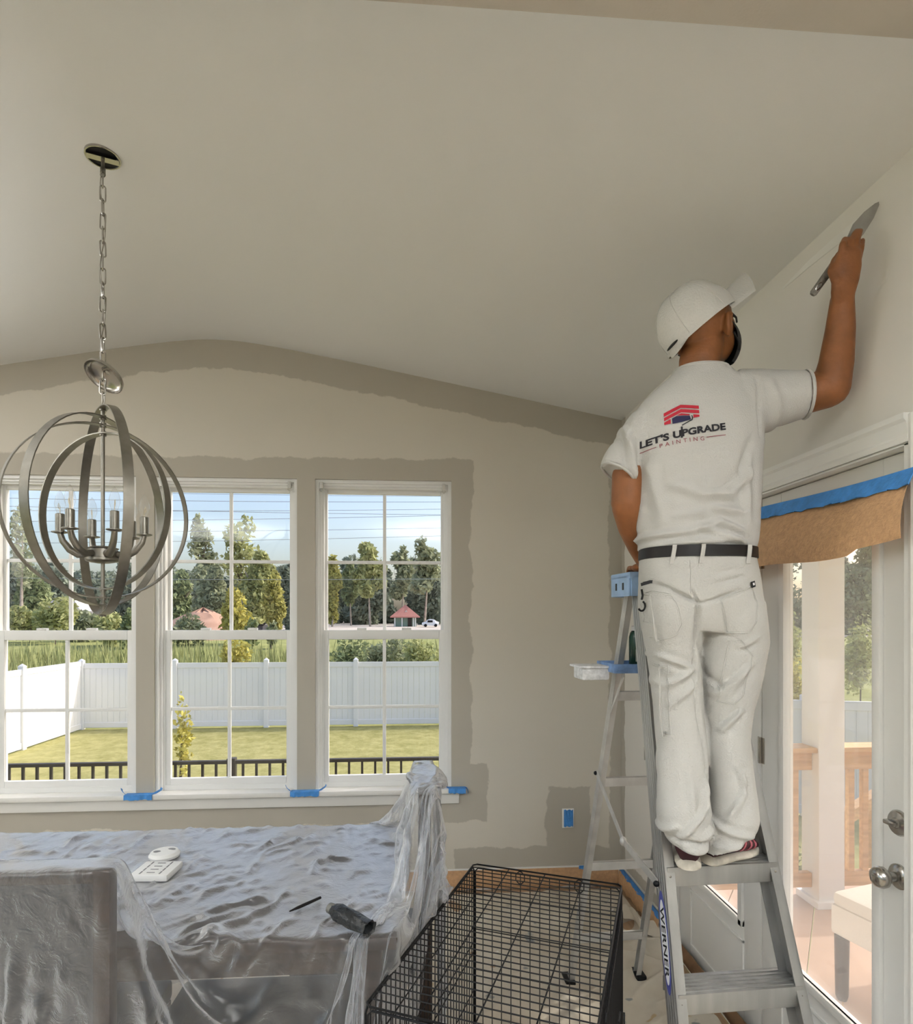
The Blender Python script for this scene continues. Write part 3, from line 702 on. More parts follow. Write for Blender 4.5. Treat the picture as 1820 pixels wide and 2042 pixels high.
for sx in (-10, 10):
    for sy in (-.8, .8):
        q = MB(); q.lathe(c+Vector((sx*k, sy-.1, 3*k)), (0, 1, 0), [(3*k, 0), (3*k, .2)], 12); q.build('wheel', M_BLACK, root, True)
# dark trailer
c = W(517, 1256, 38); c.z = ground(c.x, c.y)+.03; k = 38/FP; root = empty('trailer', c, 'dark open trailer bin by the small bright green bush', 'trailer')
q = MB(); q.prism([c+Vector((-11*k, -.5, 4*k)), c+Vector((9*k, -.5, 4*k)), c+Vector((11*k, -.5, 20*k)), c+Vector((-15*k, -.5, 20*k))], (0, 1.2, 0)); q.build('bin', mat('trailer_paint', (.03, .032, .045), .5), root)
q = MB(); q.tube([c+Vector((-15*k, -.52, 20*k)), c+Vector((12*k, -.52, 20*k)), c+Vector((16*k, -.52, 24*k))], .05, 6); q.build('rim', M_BLACK, root)
for sx in (-6, 5):
    q = MB(); q.lathe(c+Vector((sx*k, -.6, 3*k)), (0, 1, 0), [(4*k, 0), (4*k, .2)], 12); q.build('wheel', M_BLACK, root, True)
# far white house
c = W(140, 1252, 48); c.z = ground(c.x, c.y); k = 48/FP; root = empty('house', c, 'white gabled house behind the light green bushes', 'house')
q = MB(); q.box(c+Vector((6*k, 0, 22*k)), (26*k, 30*k, 22*k)); q.build('wall', mat('house_siding', (.78, .76, .75), .7), root)
q = MB(); q.prism([c+Vector((-26*k, -34*k, 42*k)), c+Vector((38*k, -34*k, 42*k)), c+Vector((26*k, -34*k, 63*k)), c+Vector((-16*k, -34*k, 63*k))], (0, 68*k, 0)); q.build('roof', mat('house_roof', (.62, .6, .6), .8), root)
q = MB(); q.box(c+Vector((10*k, -30.5*k, 22*k)), (5*k, .5*k, 7*k)); q.build('window', M_BLACK, root)
# power lines
M_CABLE = mat('cable', (.28, .31, .33), .6)
for (va, vb, zc) in ((958, 985, 42), (972, 990, 44), (990, 1000, 40), (1004, 1028, 43), (1016, 1012, 45), (1040, 1022, 42), (1060, 1048, 44), (1084, 1062, 41), (1150, 1152, 34)):
    P = []
    for i in range(31):                                  # long spans, well past both ends of the windows
        t = -.5+1.68*i/30; u = -150+1250*t; v = va+(vb-va)*t+8*(4*(t-.5)**2-1)*-1*.6
        P.append(W(u, v, zc+6*(t-.5)))
    q = MB(); q.tube(P, .016, 5); o = q.build('power_line', M_CABLE, None, True); tag(o, 'thin overhead utility cable crossing the sky above the trees', 'cable', 'overhead power lines')

# ---- deck outside the French doors
DZ = -.14
M_DECK = mat('deck_pine', (.55, .38, .28), .7, var=.16, scale=3, stretch=(.5, .5, 6)); M_PINE = mat('rail_pine', (.66, .40, .20), .6, var=.18, scale=5, stretch=(1, 9, 9))
deck = empty('deck', (2.5, 2, DZ), 'wooden deck outside the French doors', None, None, 'structure')
def clip(poly, x0, x1, y0, y1):
    for ax, lim, sg in ((0, x0, 1), (0, x1, -1), (1, y0, 1), (1, y1, -1)):
        out = []
        for i in range(len(poly)):
            a, b = poly[i-1], poly[i]; da, db = sg*(a[ax]-lim), sg*(b[ax]-lim)
            if (da >= 0) != (db >= 0):
                t = da/(da-db); out.append((a[0]+(b[0]-a[0])*t, a[1]+(b[1]-a[1])*t))
            if db >= 0: out.append(b)
        poly = out
        if not poly: return poly
    return poly
ba = math.radians(53); bd = Vector((math.cos(ba), math.sin(ba), 0)); bn = Vector((-bd.y, bd.x, 0))
for i in range(-26, 26):
    c = Vector((2.8, 2.2, 0))+bn*(.143*i)
    P = [c+bd*s*6+bn*t*.0685 for s, t in ((-1, -1), (1, -1), (1, 1), (-1, 1))]
    pol = clip([(p.x, p.y) for p in P], RX+.15, 5.2, -.6, 3.62)
    if len(pol) >= 3:
        q = MB(); q.prism([(x, y, DZ-.03) for x, y in pol], (0, 0, .03)); q.build('deck_board', M_DECK, deck)
cc = W(1640, 1700, 3.55)
root = empty('porch_column', (cc.x, cc.y, DZ), 'white square porch column standing on the deck', 'column')
q = MB(); q.box((cc.x, cc.y, (2.55+DZ)/2), (.078, .078, (2.55-DZ)/2), None, .004); q.build('shaft', M_TRIM, root)
q = MB(); q.box((cc.x, cc.y, DZ+.02), (.10, .10, .02), None, .004); q.box((cc.x, cc.y, 2.53), (.10, .10, .03), None, .004); q.build('base_and_cap', M_TRIM, root)
mb = MB(); mb.bx(RX+.16, 3.62, -1.2, 3.75, 2.62, 2.74); root = empty('porch_roof', (2.4, 1.3, 2.6), 'flat white porch roof carried by the square column', 'porch roof')
mb.build('roof_slab', M_TRIM, root); q = MB(); q.bx(RX+.16, 3.62, cc.y-.05, cc.y+.05, 2.56, 2.62); q.build('beam', M_TRIM, root)
# pine railing along the far edge of the deck
ry = cc.y+.0; zt = onY(1600, 1497, ry).z; zbr = onY(1600, 1738, ry).z
root = empty('pine_railing', (3.2, ry, DZ), 'pale pine deck railing with square balusters beyond the column', 'railing')
for a, b in ((RX+.2, cc.x-.079), (cc.x+.079, 5.1)):
    q = MB(); q.bx(a, b, ry-.07, ry+.07, zt, zt+.03, .004); q.build('cap_rail', M_PINE, root)
    q = MB(); q.bx(a, b, ry-.02, ry+.02, zt-.11, zt, .004); q.build('top_rail', M_PINE, root)
    q = MB(); q.bx(a, b, ry-.02, ry+.02, zbr-.085, zbr, .004); q.build('bottom_rail', M_PINE, root)
bmh = None
for u in (1500, 1542, 1583, 1622, 1694, 1722, 1752, 1790, 1830):
    p = onY(u, 1600, ry)
    if bmh is None:
        q = MB(); q.box((0, 0, 0), (.017, .017, (zt-.11-zbr)/2), None, .002); o = q.build('baluster', M_PINE); bmh = o.data; o.location = (p.x, ry, (zt-.11+zbr)/2); setparent(o, root)
    else: linkmesh('baluster', bmh, root, (p.x, ry, (zt-.11+zbr)/2))
root = empty('stair_railing', (3.3, 4.1, GZ), 'sloping pine stair rail beyond the deck railing', 'railing')
a, b = W(1668, 1640, 4.6), W(1790, 1560, 4.9)
q = MB(); q.tube([a, b], .06, 4); q.build('hand_rail', M_PINE, root)
for t in (.2, .5, .8):
    p = a.lerp(b, t); q = MB(); q.bx(p.x-.02, p.x+.02, p.y-.02, p.y+.02, p.z-.75, p.z); q.build('baluster', M_PINE, root)
q = MB(); q.tube([a-Vector((0, 0, .7)), b-Vector((0, 0, .7))], .05, 4); q.build('bottom_rail', M_PINE, root)
for p in (a, b):
    q = MB(); q.bx(p.x-.045, p.x+.045, p.y-.045, p.y+.045, GZ, p.z+.1); q.build('post', M_PINE, root)
# upholstered bench on the deck
M_CUSH = mat('cream_cushion', (.74, .69, .62), .85, var=.05, bump=.2, bscale=90)
p0 = onZ(1655, 1800, .27); root = empty('bench', (p0.x+.25, p0.y-.4, DZ), 'cream upholstered bench with dark legs on the deck', 'bench')
ax = (Vector((.96, .28, 0)), Vector((-.28, .96, 0)), UP); bc = p0+ax[0]*.27-ax[1]*.5
q = MB(); q.box((bc.x, bc.y, .205), (.27, .5, .065), ax, .015); q.build('seat_box', M_CUSH, root, True)
q = MB(); q.box((bc.x, bc.y, .295), (.265, .495, .03), ax, .022); q.build('cushion', M_CUSH, root, True)
q = MB()
for sx in (-1, 1):
    for sy in (-1, 1):
        e = Vector((bc.x, bc.y, 0))+ax[0]*.25*sx+ax[1]*.46*sy; q = MB(); q.lathe((e.x, e.y, DZ), UP, [(.02, 0), (.026, .02), (.03, .28)], 10); q.build('leg', M_WOODD, root, True)
# plants seen through the doors
for (u, vt, zc, wd, lf, lb) in ((1560, 1080, 38.5, 120, 'dark', 'dark green tree seen through the door left of the porch column'), (1640, 1060, 44.8, 140, 'dark', 'tall dark tree directly behind the porch column'),
        (1720, 1075, 38.5, 130, 'sage', 'silvery green tree seen through the door right of the porch column'), (1800, 1070, 44.8, 140, 'green', 'green tree seen over the bench'), (1490, 1080, 45, 120, 'green', 'green tree beyond the hinged edge of the door')):
    tree(u, vt, zc, wd, lb, lf, None, 1290, 2200, .02, M_BARKD)
for (u, vb, vt, zc, wd, lf, lb) in ((1575, 1330, 1215, 22, 80, 'lime', 'light green bush left of the porch column'), (1572, 1420, 1300, 13, 60, 'gold', 'yellow-green bush beside the pine railing'),
        (1715, 1345, 1225, 20, 90, 'lime', 'light green bush right of the porch column'), (1575, 1760, 1640, 4.6, 50, 'green', 'dark shrub behind the balusters of the pine railing')):
    shrub(u, vb, vt, zc, wd, lb, lf, 1500, s=max(.03, zc*.0042))
fence('white vinyl privacy fence seen beyond the deck railing', (3.6, 9.5, 0), (13.2, 6.9, 0), 1.78, GZ)
# ================================================================== CHANDELIER
CK = 2.08; K = CK/FP
cc = W(205, 1020, CK); CX, CY = cc.x, cc.y
cz = lambda v: W(205, v, CK).z
root = empty('orb_chandelier', (CX, CY, cz(1225)), 'brushed nickel orb chandelier of nested rings with candle bulbs hanging on a chain', 'chandelier')
vd = Vector((-CX, -CY, 0)).normalized(); vs_ = Vector((-vd.y, vd.x, 0))   # toward the camera / sideways
zc0 = cz(1020)
for R_, al, wd in ((205*K, -79, .030), (187*K, 52, .030), (172*K, 22, .026), (155*K, -46, .028)):
    a = math.radians(al); nrm = vd*math.cos(a)+vs_*math.sin(a); ip = Vector((-nrm.y, nrm.x, 0)); n = 64; rr = []
    for i in range(n):
        t = 2*PI*i/n; d = ip*math.sin(t)+UP*math.cos(t); c = Vector((CX, CY, zc0))+d*R_
        rr.append([c+nrm*wd/2+d*.002, c+nrm*wd/2-d*.002, c-nrm*wd/2-d*.002, c-nrm*wd/2+d*.002])
    q = MB(); q.rings(rr+[rr[0]], False); q.build('ring_band', M_NICKEL, root, True)
    q = MB()
    for s in (1, -1): q.lathe((CX, CY, zc0+s*R_-.008), UP, [(.011, 0), (.011, .016)], 12)
    q.build('collar', M_NICKEL, root, True)
q = MB(); q.tube([(CX, CY, zc0+.36), (CX, CY, zc0-.36)], .0065, 10); q.build('centre_rod', M_NICKEL, root, True)
zh = cz(1105); q = MB(); q.lathe((CX, CY, zh-.026), UP, [(.02, -.006), (.05, 0), (.054, .004), (.054, .012), (.046, .014), (.046, .042), (.05, .046), (.03, .052)], 24); hub = q.build('hub', M_NICKEL, root, True)
M_BULB = glassmat('bulb_glass', .10); M_FIL = mat('filament', (.7, .6, .4), .4, metal=.6)
for i in range(6):
    a = math.radians(15+60*i); d = (-vs_)*math.cos(a)*-1+vd*math.sin(a); d = vs_*math.cos(a)+vd*math.sin(a)
    P = [Vector((CX, CY, zh))+d*r+UP*z for r, z in ((.045, 0), (.075, -.004), (.10, .012), (.122, .042), (.13, .07))]
    q = MB(); q.tube(P, [.012, .0125, .012, .0105, .009], 10); arm = q.build('arm', M_NICKEL, root, True)
    e = Vector((CX, CY, zh))+d*.13
    q = MB(); q.lathe(e+UP*.066, UP, [(.012, 0), (.026, .004), (.026, .007), (.014, .009), (.014, .066), (.012, .068)], 16); q.build('candle_sleeve', M_NICKEL, arm, True)
    q = MB(); q.lathe(e+UP*.134, UP, [(.009, 0), (.011, .008), (.0165, .026), (.017, .036), (.013, .056), (.006, .072), (.001, .08)], 14); q.build('bulb', M_BULB, arm, True)
    q = MB(); q.tube([e+UP*.136, e+UP*.158, e+UP*.17+d*.004, e+UP*.158+d*.006, e+UP*.15+d*.003], .0012, 5); q.build('filament', M_FIL, arm, True)
# chain
ztop = cz(345); zb = zc0+.36; LH, LW, WR = .056, .017, .0026
lm = MB(); P = []
for i in range(20):
    t = 2*PI*i/20; x = LW/2*math.cos(t); z = (LH/2-LW/2)*(1 if math.sin(t) > 0 else -1)*(abs(math.sin(t)) > 1e-6)+LW/2*math.sin(t); P.append((x, 0, z))
lm.tube(P, WR, 6, True); link0 = None; nl = int((ztop-zb)/(LH-2*WR-.004)); stp = (ztop-zb)/nl
for i in range(nl):
    z = zb+stp*(i+.5); rot = (0, .05*math.sin(i*2.1), (0.3 if i % 2 else 0.3+PI/2)+.25*math.sin(i*1.3))
    if link0 is None: o = lm.build('chain_link', M_CHROME, None, True); link0 = o.data; o.location = (CX, CY, z); o.rotation_euler = rot; setparent(o, root)
    else: linkmesh('chain_link', link0, root, (CX, CY, z), rot)
q = MB(); q.tube([(CX+.006*math.sin(i*.8), CY+.006*math.cos(i*.7), zb+(ztop+.03-zb)*i/24) for i in range(25)], .002, 6); q.build('lamp_cord', M_CHROME, root, True)
# loose canopy dish slid down the chain
zd = cz(748); nd = (UP*.72+vs_*.0-vd*.0+Vector((0, 0, 0))).normalized(); nd = (UP*.80+vd*-.33+(-vs_)*-.48).normalized()
if (nd.dot(RIGHT)) < 0: nd = (UP*.80-vd*.33+(vs_)*.48*(1 if vs_.dot(RIGHT) > 0 else -1)).normalized()
q = MB(); q.lathe(Vector((CX, CY, zd))+RIGHT*.008, nd, [(.064, -.012), (.066, -.012), (.064, .0), (.05, .010), (.02, .015), (.008, .016), (.008, .014), (.02, .013), (.048, .008), (.061, -.001), (.064, -.012)], 32, False); q.build('canopy_dish', M_CHROME, root, True)
# open ceiling box with its crossbar
zcl = ceilz(CX); q = MB(); q.lathe((CX, CY, zcl-.002), UP, [(.052, -.006), (.056, -.006), (.056, .004), (.05, .004), (.05, -.004)], 32, False); bxo = q.build('ceiling_box', M_CHROME, root, True)
q = MB(); q.lathe((CX, CY, zcl-.0035), UP, [(.001, 0), (.051, 0), (.051, .002), (.001, .002)], 32); q.build('box_opening', M_BLACK, root)
q = MB(); d = (RIGHT*.9+AWAY*.4).normalized(); q.box((CX, CY, zcl-.011), (.05, .013, .0015), (d, UP.cross(d), UP)); q.build('crossbar', M_CHROME, root)
q = MB(); q.lathe((CX, CY, ztop-.004), UP, [(.004, 0), (.009, .004), (.009, .02), (.006, .024), (.006, zcl-ztop-.004)], 10); q.tube([Vector((CX, CY, ztop-.006))+RIGHT*.008*math.cos(t)+UP*.008*math.sin(t) for t in np.linspace(0, 2*PI, 12, False)], .0025, 6, True); q.build('hook_stem', M_NICKEL, root, True)

# ================================================================== TABLE, CHAIRS, PLASTIC SHEET
TZ = FZ+.76; TX0, TX1, TY0, TY1 = -1.98, -.045, 1.63, 2.50
root = empty('dining_table', ((TX0+TX1)/2, (TY0+TY1)/2, FZ), 'dark wooden dining table hidden under the plastic sheet', 'table')
q = MB(); q.bx(TX0, TX1, TY0, TY1, TZ-.035, TZ, .006); q.build('table_top', M_WOODD, root, True)
q = MB(); q.bx(TX0+.08, TX1-.10, TY0+.06, TY0+.08, TZ-.125, TZ-.035); q.bx(TX0+.08, TX1-.10, TY1-.08, TY1-.06, TZ-.125, TZ-.035); q.bx(TX0+.08, TX0+.1, TY0+.08, TY1-.08, TZ-.125, TZ-.035); q.bx(TX1-.12, TX1-.1, TY0+.08, TY1-.08, TZ-.125, TZ-.035); q.build('apron', M_WOODD, root)
for x in (TX0+.1, TX1-.08):
    for y in (TY0+.1, TY1-.055):
        q = MB(); q.bx(x-.035, x+.035, y-.035, y+.035, FZ, TZ-.035, .006); q.build('leg', M_WOODD, root, True)
M_UPH = mat('dark_upholstery', (.020, .021, .026), .38, var=.2, scale=4)
CHZ = .955
def chair(name, label, c, fwd, htop):
    """dining chair: c = centre of the back at floor, fwd = facing direction"""
    f = Vector(fwd); s = Vector((-f.y, f.x, 0)); c = Vector((c[0], c[1], FZ)); ax = (s, f, UP)
    r = empty(name, c+f*.2, label, 'chair')
    H = htop-FZ
    q = MB(); q.box(c+f*.24+UP*.44, (.188, .21, .03), ax, .015); q.build('seat', M_UPH, r, True)
    for k in (-1, 1):
        q = MB(); q.box(c+s*.20*k+UP*H/2, (.02, .02, H/2), ax, .005); q.build('back_post', M_WOODD, r, True)
        q = MB(); q.box(c+s*.166*k+f*.42+UP*.205, (.02, .02, .205), ax, .005); q.build('leg', M_WOODD, r, True)
    q = MB(); q.box(c+UP*(H-.21)+f*.003, (.182, .017, .19), ax, .012); q.build('backrest', M_UPH, r, True)
    q = MB(); q.box(c+UP*(H-.018), (.182, .018, .018), ax, .005); q.build('top_rail', M_WOODD, r, True)
    return r
chair('dining_chair', 'dark wooden dining chair at the table end, wrapped in plastic beside the dog crate', (.035, 2.21), (-1, 0, 0), CHZ)
root = empty('under_table_shade', (-.42, 1.95, FZ), 'dark block added for the shade under the covered table', 'bench')  # dark bench-shaped block added to stand in for the shade below the table
q = MB(); q.bx(-.72, -.18, 1.70, 1.97, FZ+.04, FZ+.40, .02); q.build('base', M_UPH, root, True)
q = MB(); q.bx(-.73, -.172, 1.69, 1.98, FZ+.40, FZ+.47, .025); q.build('cushion', M_UPH, root, True)
for sx in (-.69, -.21):
    for sy in (1.73, 1.94):
        q = MB(); q.bx(sx-.02, sx+.02, sy-.02, sy+.02, FZ, FZ+.04); q.build('foot', M_WOODD, root)
chair('dining_chair', 'dark upholstered dining chair seen from behind through the plastic sheet', (-.955, 1.53), (0, 1, 0), CHZ-.02)
# dog crate placement (needed as something the sheet rests against)
CRZ = .58
cb = [onZ(935, 1723, CRZ), onZ(1228, 1765, CRZ), onZ(752, 2010, CRZ)]
CRO = cb[0].copy()+Vector((.02, 0, 0)); cwv = (cb[1]-cb[0]); CRW = cwv.length; cwv.normalize(); clv = -Vector((-cwv.y, cwv.x, 0)); CRL = .90
if clv.y > 0: clv = -clv
# plastic drop sheet: small position-based cloth solve over the table, chairs and crate
def drape():
    sx0, sx1, sy0, sy1 = -2.15, 1.05, .93, 3.02; h = .0155;
    nx, ny = int((sx1-sx0)/h), int((sy1-sy0)/h)
    X, Y = np.meshgrid(np.linspace(sx0, sx1, nx), np.linspace(sy0, sy1, ny), indexing='ij')
    r = np.random.default_rng(11)
    def sm(a, k):
        for _ in range(k):
            a = (a+np.roll(a, 1, 0)+np.roll(a, -1, 0)+np.roll(a, 1, 1)+np.roll(a, -1, 1))/5
        return a
    f1, f2, f3 = [sm(r.normal(size=X.shape), k) for k in (2, 7, 30)]
    f1, f2, f3 = f1/f1.std(), f2/f2.std(), f3/f3.std()
    big = 1/(1+np.exp(-(f3-.2)*2))                        # some areas lie smooth, others are bunched up
    nz = f3*.008
    for (ax_, ay_, k) in ((1, 0, 40), (1, 1, 40), (1, -1, 50), (2, 1, 30), (1, 2, 30), (0, 1, 30)):
        f = r.normal(size=X.shape)
        for _ in range(k): f = (f+np.roll(np.roll(f, ax_, 0), ay_, 1)+np.roll(np.roll(f, -ax_, 0), -ay_, 1))/3
        f = sm(f, 3); f /= f.std(); g = sm(r.normal(size=X.shape), 30); g = np.clip(g/g.std()+.2, 0, 1.6)
        nz = nz+f*g*.008
    P = np.stack([X+f2[::-1]*.003, Y+f2[:, ::-1]*.003, np.full_like(X, 1.03)+nz], -1)
    # the right-hand part starts already hanging down between the chair and the crate
    el_ = CRO+clv*0; pl = lambda y: CRO.x+clv.x/clv.y*(y-CRO.y)
    tt = np.clip((Y-1.93)/.05, 0, 1); xf = np.minimum(TX1+.014+(.095-TX1-.014)*tt, pl(Y)-.010); ov = X-xf; msk = ov > 0
    P[..., 0] = np.where(msk, xf+.004*np.sin(Y*40+ov*9)-.002, P[..., 0]); P[..., 2] = np.where(msk, 1.03+nz*.3-ov, P[..., 2])
    ln_ = lambda A, B: np.sqrt(((B-A)**2).sum(-1))
    EX, EY, ED, EE = ln_(P[:-1], P[1:]), ln_(P[:, :-1], P[:, 1:]), ln_(P[:-1, :-1], P[1:, 1:]), ln_(P[1:, :-1], P[:-1, 1:])
    Q = P.copy()
    boxes = [((TX0+TX1)/2, (TY0+TY1)/2, (TZ+FZ)/2, (TX1-TX0)/2, (TY1-TY0)/2, (TZ-FZ)/2, (1, 0)),
             (.035, 2.21, CHZ/2-.04, .036, .228, CHZ/2+.04-.0, (1, 0)),
             (-.955, 1.53, (CHZ-.02)/2-.04, .228, .036, (CHZ-.02)/2+.04, (1, 0)),
             (.2, 2.21, .2, .0, .0, .0, (1, 0))]
    cc_ = CRO+cwv*CRW/2+clv*CRL/2
    boxes[3] = (cc_.x, cc_.y, CRZ/2+FZ/2, CRW/2+.004, CRL/2+.004, (CRZ-FZ)/2, (cwv.x, cwv.y))
    mg = .007
    def collide(P, Q):
        S = P.reshape(-1, 3); T = Q.reshape(-1, 3)
        for (bx, by, bz, hx, hy, hz, (ca, sa)), tops in zip(boxes, (.03, .09, .09, 0.)):
            dx, dy, dz = S[:, 0]-bx, S[:, 1]-by, S[:, 2]-bz
            lx, ly = dx*ca+dy*sa, -dx*sa+dy*ca
            ex, ey, ez = hx+mg-np.abs(lx), hy+mg-np.abs(ly), hz+mg-dz
            ins = np.where((ex > 0) & (ey > 0) & (ez > 0) & (dz > -hz-mg*(hz > .05)-.015))[0]
            if not len(ins): continue
            e = np.stack([ex[ins], ey[ins], ez[ins]], 1); k = e.argmin(1); k[ez[ins] < tops] = 2
            nlx, nly, nz_ = lx[ins].copy(), ly[ins].copy(), dz[ins].copy()
            m = k == 0; nlx[m] += np.sign(nlx[m])*ex[ins][m]
            m = k == 1; nly[m] += np.sign(nly[m])*ey[ins][m]
            m = k == 2; nz_[m] += ez[ins][m]
            S[ins, 0] = bx+nlx*ca-nly*sa; S[ins, 1] = by+nlx*sa+nly*ca; S[ins, 2] = bz+nz_
            T[ins] = S[ins]-(S[ins]-T[ins])*.2
        lo = S[:, 2] < FZ+.02; S[lo, 2] = FZ+.02; T[lo] = S[lo]
    def con(A, B, rest, st):
        d = B-A; L = np.sqrt((d*d).sum(-1)); f = (st*.5*(L-rest)/np.maximum(L, 1e-9))[..., None]*d
        A += f; B -= f
    for it in range(210):
        V = (P-Q)*.955; Q[:] = P; P += V; P[..., 2] -= 9.8*(1/110)**2
        for k in range(10):
            for o in (0, 1):
                n_ = (nx-o)//2*2; con(P[o:o+n_:2], P[o+1:o+n_:2], EX[o:o+n_:2], 1.)
                n_ = (ny-o)//2*2; con(P[:, o:o+n_:2], P[:, o+1:o+n_:2], EY[:, o:o+n_:2], 1.)
            con(P[:-1, :-1], P[1:, 1:], ED, .2); con(P[1:, :-1], P[:-1, 1:], EE, .2)
            if k in (3, 6): collide(P, Q)
        collide(P, Q)
    # sharp little creases pressed into the film, running in a few directions
    dx_, dy_ = np.gradient(P, axis=0), np.gradient(P, axis=1); Nn = np.cross(dx_, dy_); Nn /= np.maximum(np.linalg.norm(Nn, axis=-1), 1e-9)[..., None]
    Nn *= np.where(Nn[..., 2:] < 0, -1, 1); cr_ = np.zeros(X.shape)
    for (ax_, ay_, k, am, wd) in ((1, 0, 30, .009, .09), (0, 1, 24, .007, .09), (1, 1, 30, .011, .08), (1, -1, 34, .011, .08), (2, 1, 20, .009, .09), (1, 2, 20, .008, .09)):
        f = r.normal(size=X.shape)
        for _ in range(k): f = (f+np.roll(np.roll(f, ax_, 0), ay_, 1)+np.roll(np.roll(f, -ax_, 0), -ay_, 1))/3
        f = sm(f, 3); f /= f.std(); g = sm(r.normal(size=X.shape), 22); g = np.clip(g/g.std()+.3, 0, 1.4)
        cr_ += am*np.exp(-(f/wd)**2)*g
    P += Nn*cr_[..., None]*np.where(Nn[..., 2:] > .6, 1., .55)
    return P, nx, ny
P, nx, ny = drape()
ids = np.arange(nx*ny).reshape(nx, ny)
F = np.stack([ids[:-1, :-1], ids[1:, :-1], ids[1:, 1:], ids[:-1, 1:]], -1).reshape(-1, 4)
m, n, l, p = newmat('clear_plastic'); out = n['Material Output']
p.inputs['Base Color'].default_value = (.90, .92, .97, 1); p.inputs['Roughness'].default_value = .45; p.inputs['Specular IOR Level'].default_value = .2
tc = n.new('ShaderNodeTexCoord'); nz = n.new('ShaderNodeTexNoise'); nz.inputs['Scale'].default_value = 20; nz.inputs['Detail'].default_value = 4; nz.inputs['Roughness'].default_value = .6; nz.inputs['Distortion'].default_value = 1.2
l.new(tc.outputs['Object'], nz.inputs['Vector'])
bp = n.new('ShaderNodeBump'); bp.inputs['Strength'].default_value = .35; bp.inputs['Distance'].default_value = .012; l.new(nz.outputs[0], bp.inputs['Height']); l.new(bp.outputs[0], p.inputs['Normal'])
tp = n.new('ShaderNodeBsdfTransparent'); tp.inputs[0].default_value = (.93, .94, .96, 1)
lw = n.new('ShaderNodeLayerWeight'); lw.inputs[0].default_value = .5; l.new(bp.outputs[0], lw.inputs['Normal'])
def curve(pw_, mul, add):
    k1 = n.new('ShaderNodeMath'); k1.operation = 'POWER'; k1.inputs[1].default_value = pw_; l.new(lw.outputs['Facing'], k1.inputs[0])
    k2 = n.new('ShaderNodeMath'); k2.operation = 'MULTIPLY_ADD'; k2.inputs[1].default_value = mul; k2.inputs[2].default_value = add; k2.use_clamp = True; l.new(k1.outputs[0], k2.inputs[0]); return k2.outputs[0]
mx = n.new('ShaderNodeMixShader'); l.new(curve(1.5, 1.3, .06), mx.inputs[0]); l.new(tp.outputs[0], mx.inputs[1])
tl = n.new('ShaderNodeBsdfTranslucent'); tl.inputs[0].default_value = (.86, .88, .93, 1); m0 = n.new('ShaderNodeMixShader'); m0.inputs[0].default_value = .35; l.new(p.outputs[0], m0.inputs[1]); l.new(tl.outputs[0], m0.inputs[2]); l.new(m0.outputs[0], mx.inputs[2])
gl = n.new('ShaderNodeBsdfGlossy'); gl.inputs['Roughness'].default_value = .24; l.new(bp.outputs[0], gl.inputs['Normal'])
m2 = n.new('ShaderNodeMixShader'); l.new(curve(2.2, .8, .05), m2.inputs[0]); l.new(mx.outputs[0], m2.inputs[1]); l.new(gl.outputs[0], m2.inputs[2]); l.new(m2.outputs[0], out.inputs[0])
M_SHEET = m
sheet = mkobj('plastic_sheet', P.reshape(-1, 3), [tuple(f) for f in F.tolist()], M_SHEET, None, True)
ss = sheet.modifiers.new('sub', 'SUBSURF'); ss.levels = 1; ss.render_levels = 1
tag(sheet, 'crumpled clear plastic sheet draped over the dining table and chairs', 'plastic sheet')
SBVH = BVHTree.FromPolygons([tuple(v) for v in P.reshape(-1, 3)], [tuple(f) for f in F.tolist()])
def sheet_z(x, y):
    best = TZ
    for dx in (-.04, 0, .04):
        for dy in (-.03, 0, .03):
            h = SBVH.ray_cast(Vector((x+dx, y+dy, 2)), Vector((0, 0, -1)))
            if h[0] is not None and h[0].z < TZ+.15: best = max(best, h[0].z)
    return best
# things lying on the sheet
p = onZ(312, 1738, TZ+.02); z = sheet_z(p.x, p.y)
M_WP = mat('white_plastic', (.80, .80, .79), .45, var=.02)
ax = (RIGHT, AWAY, UP)
root = empty('slotted_cover', (p.x, p.y, z), 'white plastic cover plate with rows of slots lying on the sheet', 'cover plate')
q = MB(); q.box((p.x, p.y, z+.012), (.062, .058, .011), ax, .006); q.build('plate', M_WP, root, True)
M_SLOT = mat('slot_dark', (.22, .22, .23), .8)
for i in range(4):
    for (dx, w_, d_) in ((-.032, .0022, .010), (0, .013, .0022), (.032, .0022, .010)):
        q = MB(); q.box(Vector((p.x, p.y, z+.0232))+RIGHT*dx+AWAY*(-.038+.025*i), (w_, d_, .0006), ax); q.build('slot', M_SLOT, root)
p = onZ(328, 1704, TZ+.02); z = sheet_z(p.x, p.y); root = empty('plastic_clip', (p.x, p.y, z), 'white plastic piece with two oval holes behind the slotted cover', 'plastic part')
q = MB(); q.lathe((p.x, p.y, z), UP, [(.03, 0), (.05, .004), (.052, .012), (.045, .022), (.02, .026), (.001, .026)], 20); o = q.build('body', M_WP, root, True)
for s in (-1, 1):
    q = MB(); q.ball(Vector((p.x, p.y, z+.025))+RIGHT*.02*s+AWAY*.012*s, (.014, .008, .003), 12, 6, ax); q.build('hole', M_SLOT, root, True)
p = onZ(606, 1803, TZ+.02); z = sheet_z(p.x, p.y); a = Vector((p.x, p.y, z+.006)); d = (RIGHT*.62+AWAY*.75).normalized()
q = MB(); q.tube([a-d*.05, a-d*.02, a+d*.02, a+d*.06], [.002, .0045, .0045, .004], 8); o = q.build('thin_stick', M_LEATHER, None, True); tag(o, 'thin dark stick lying on the plastic sheet', 'stick')
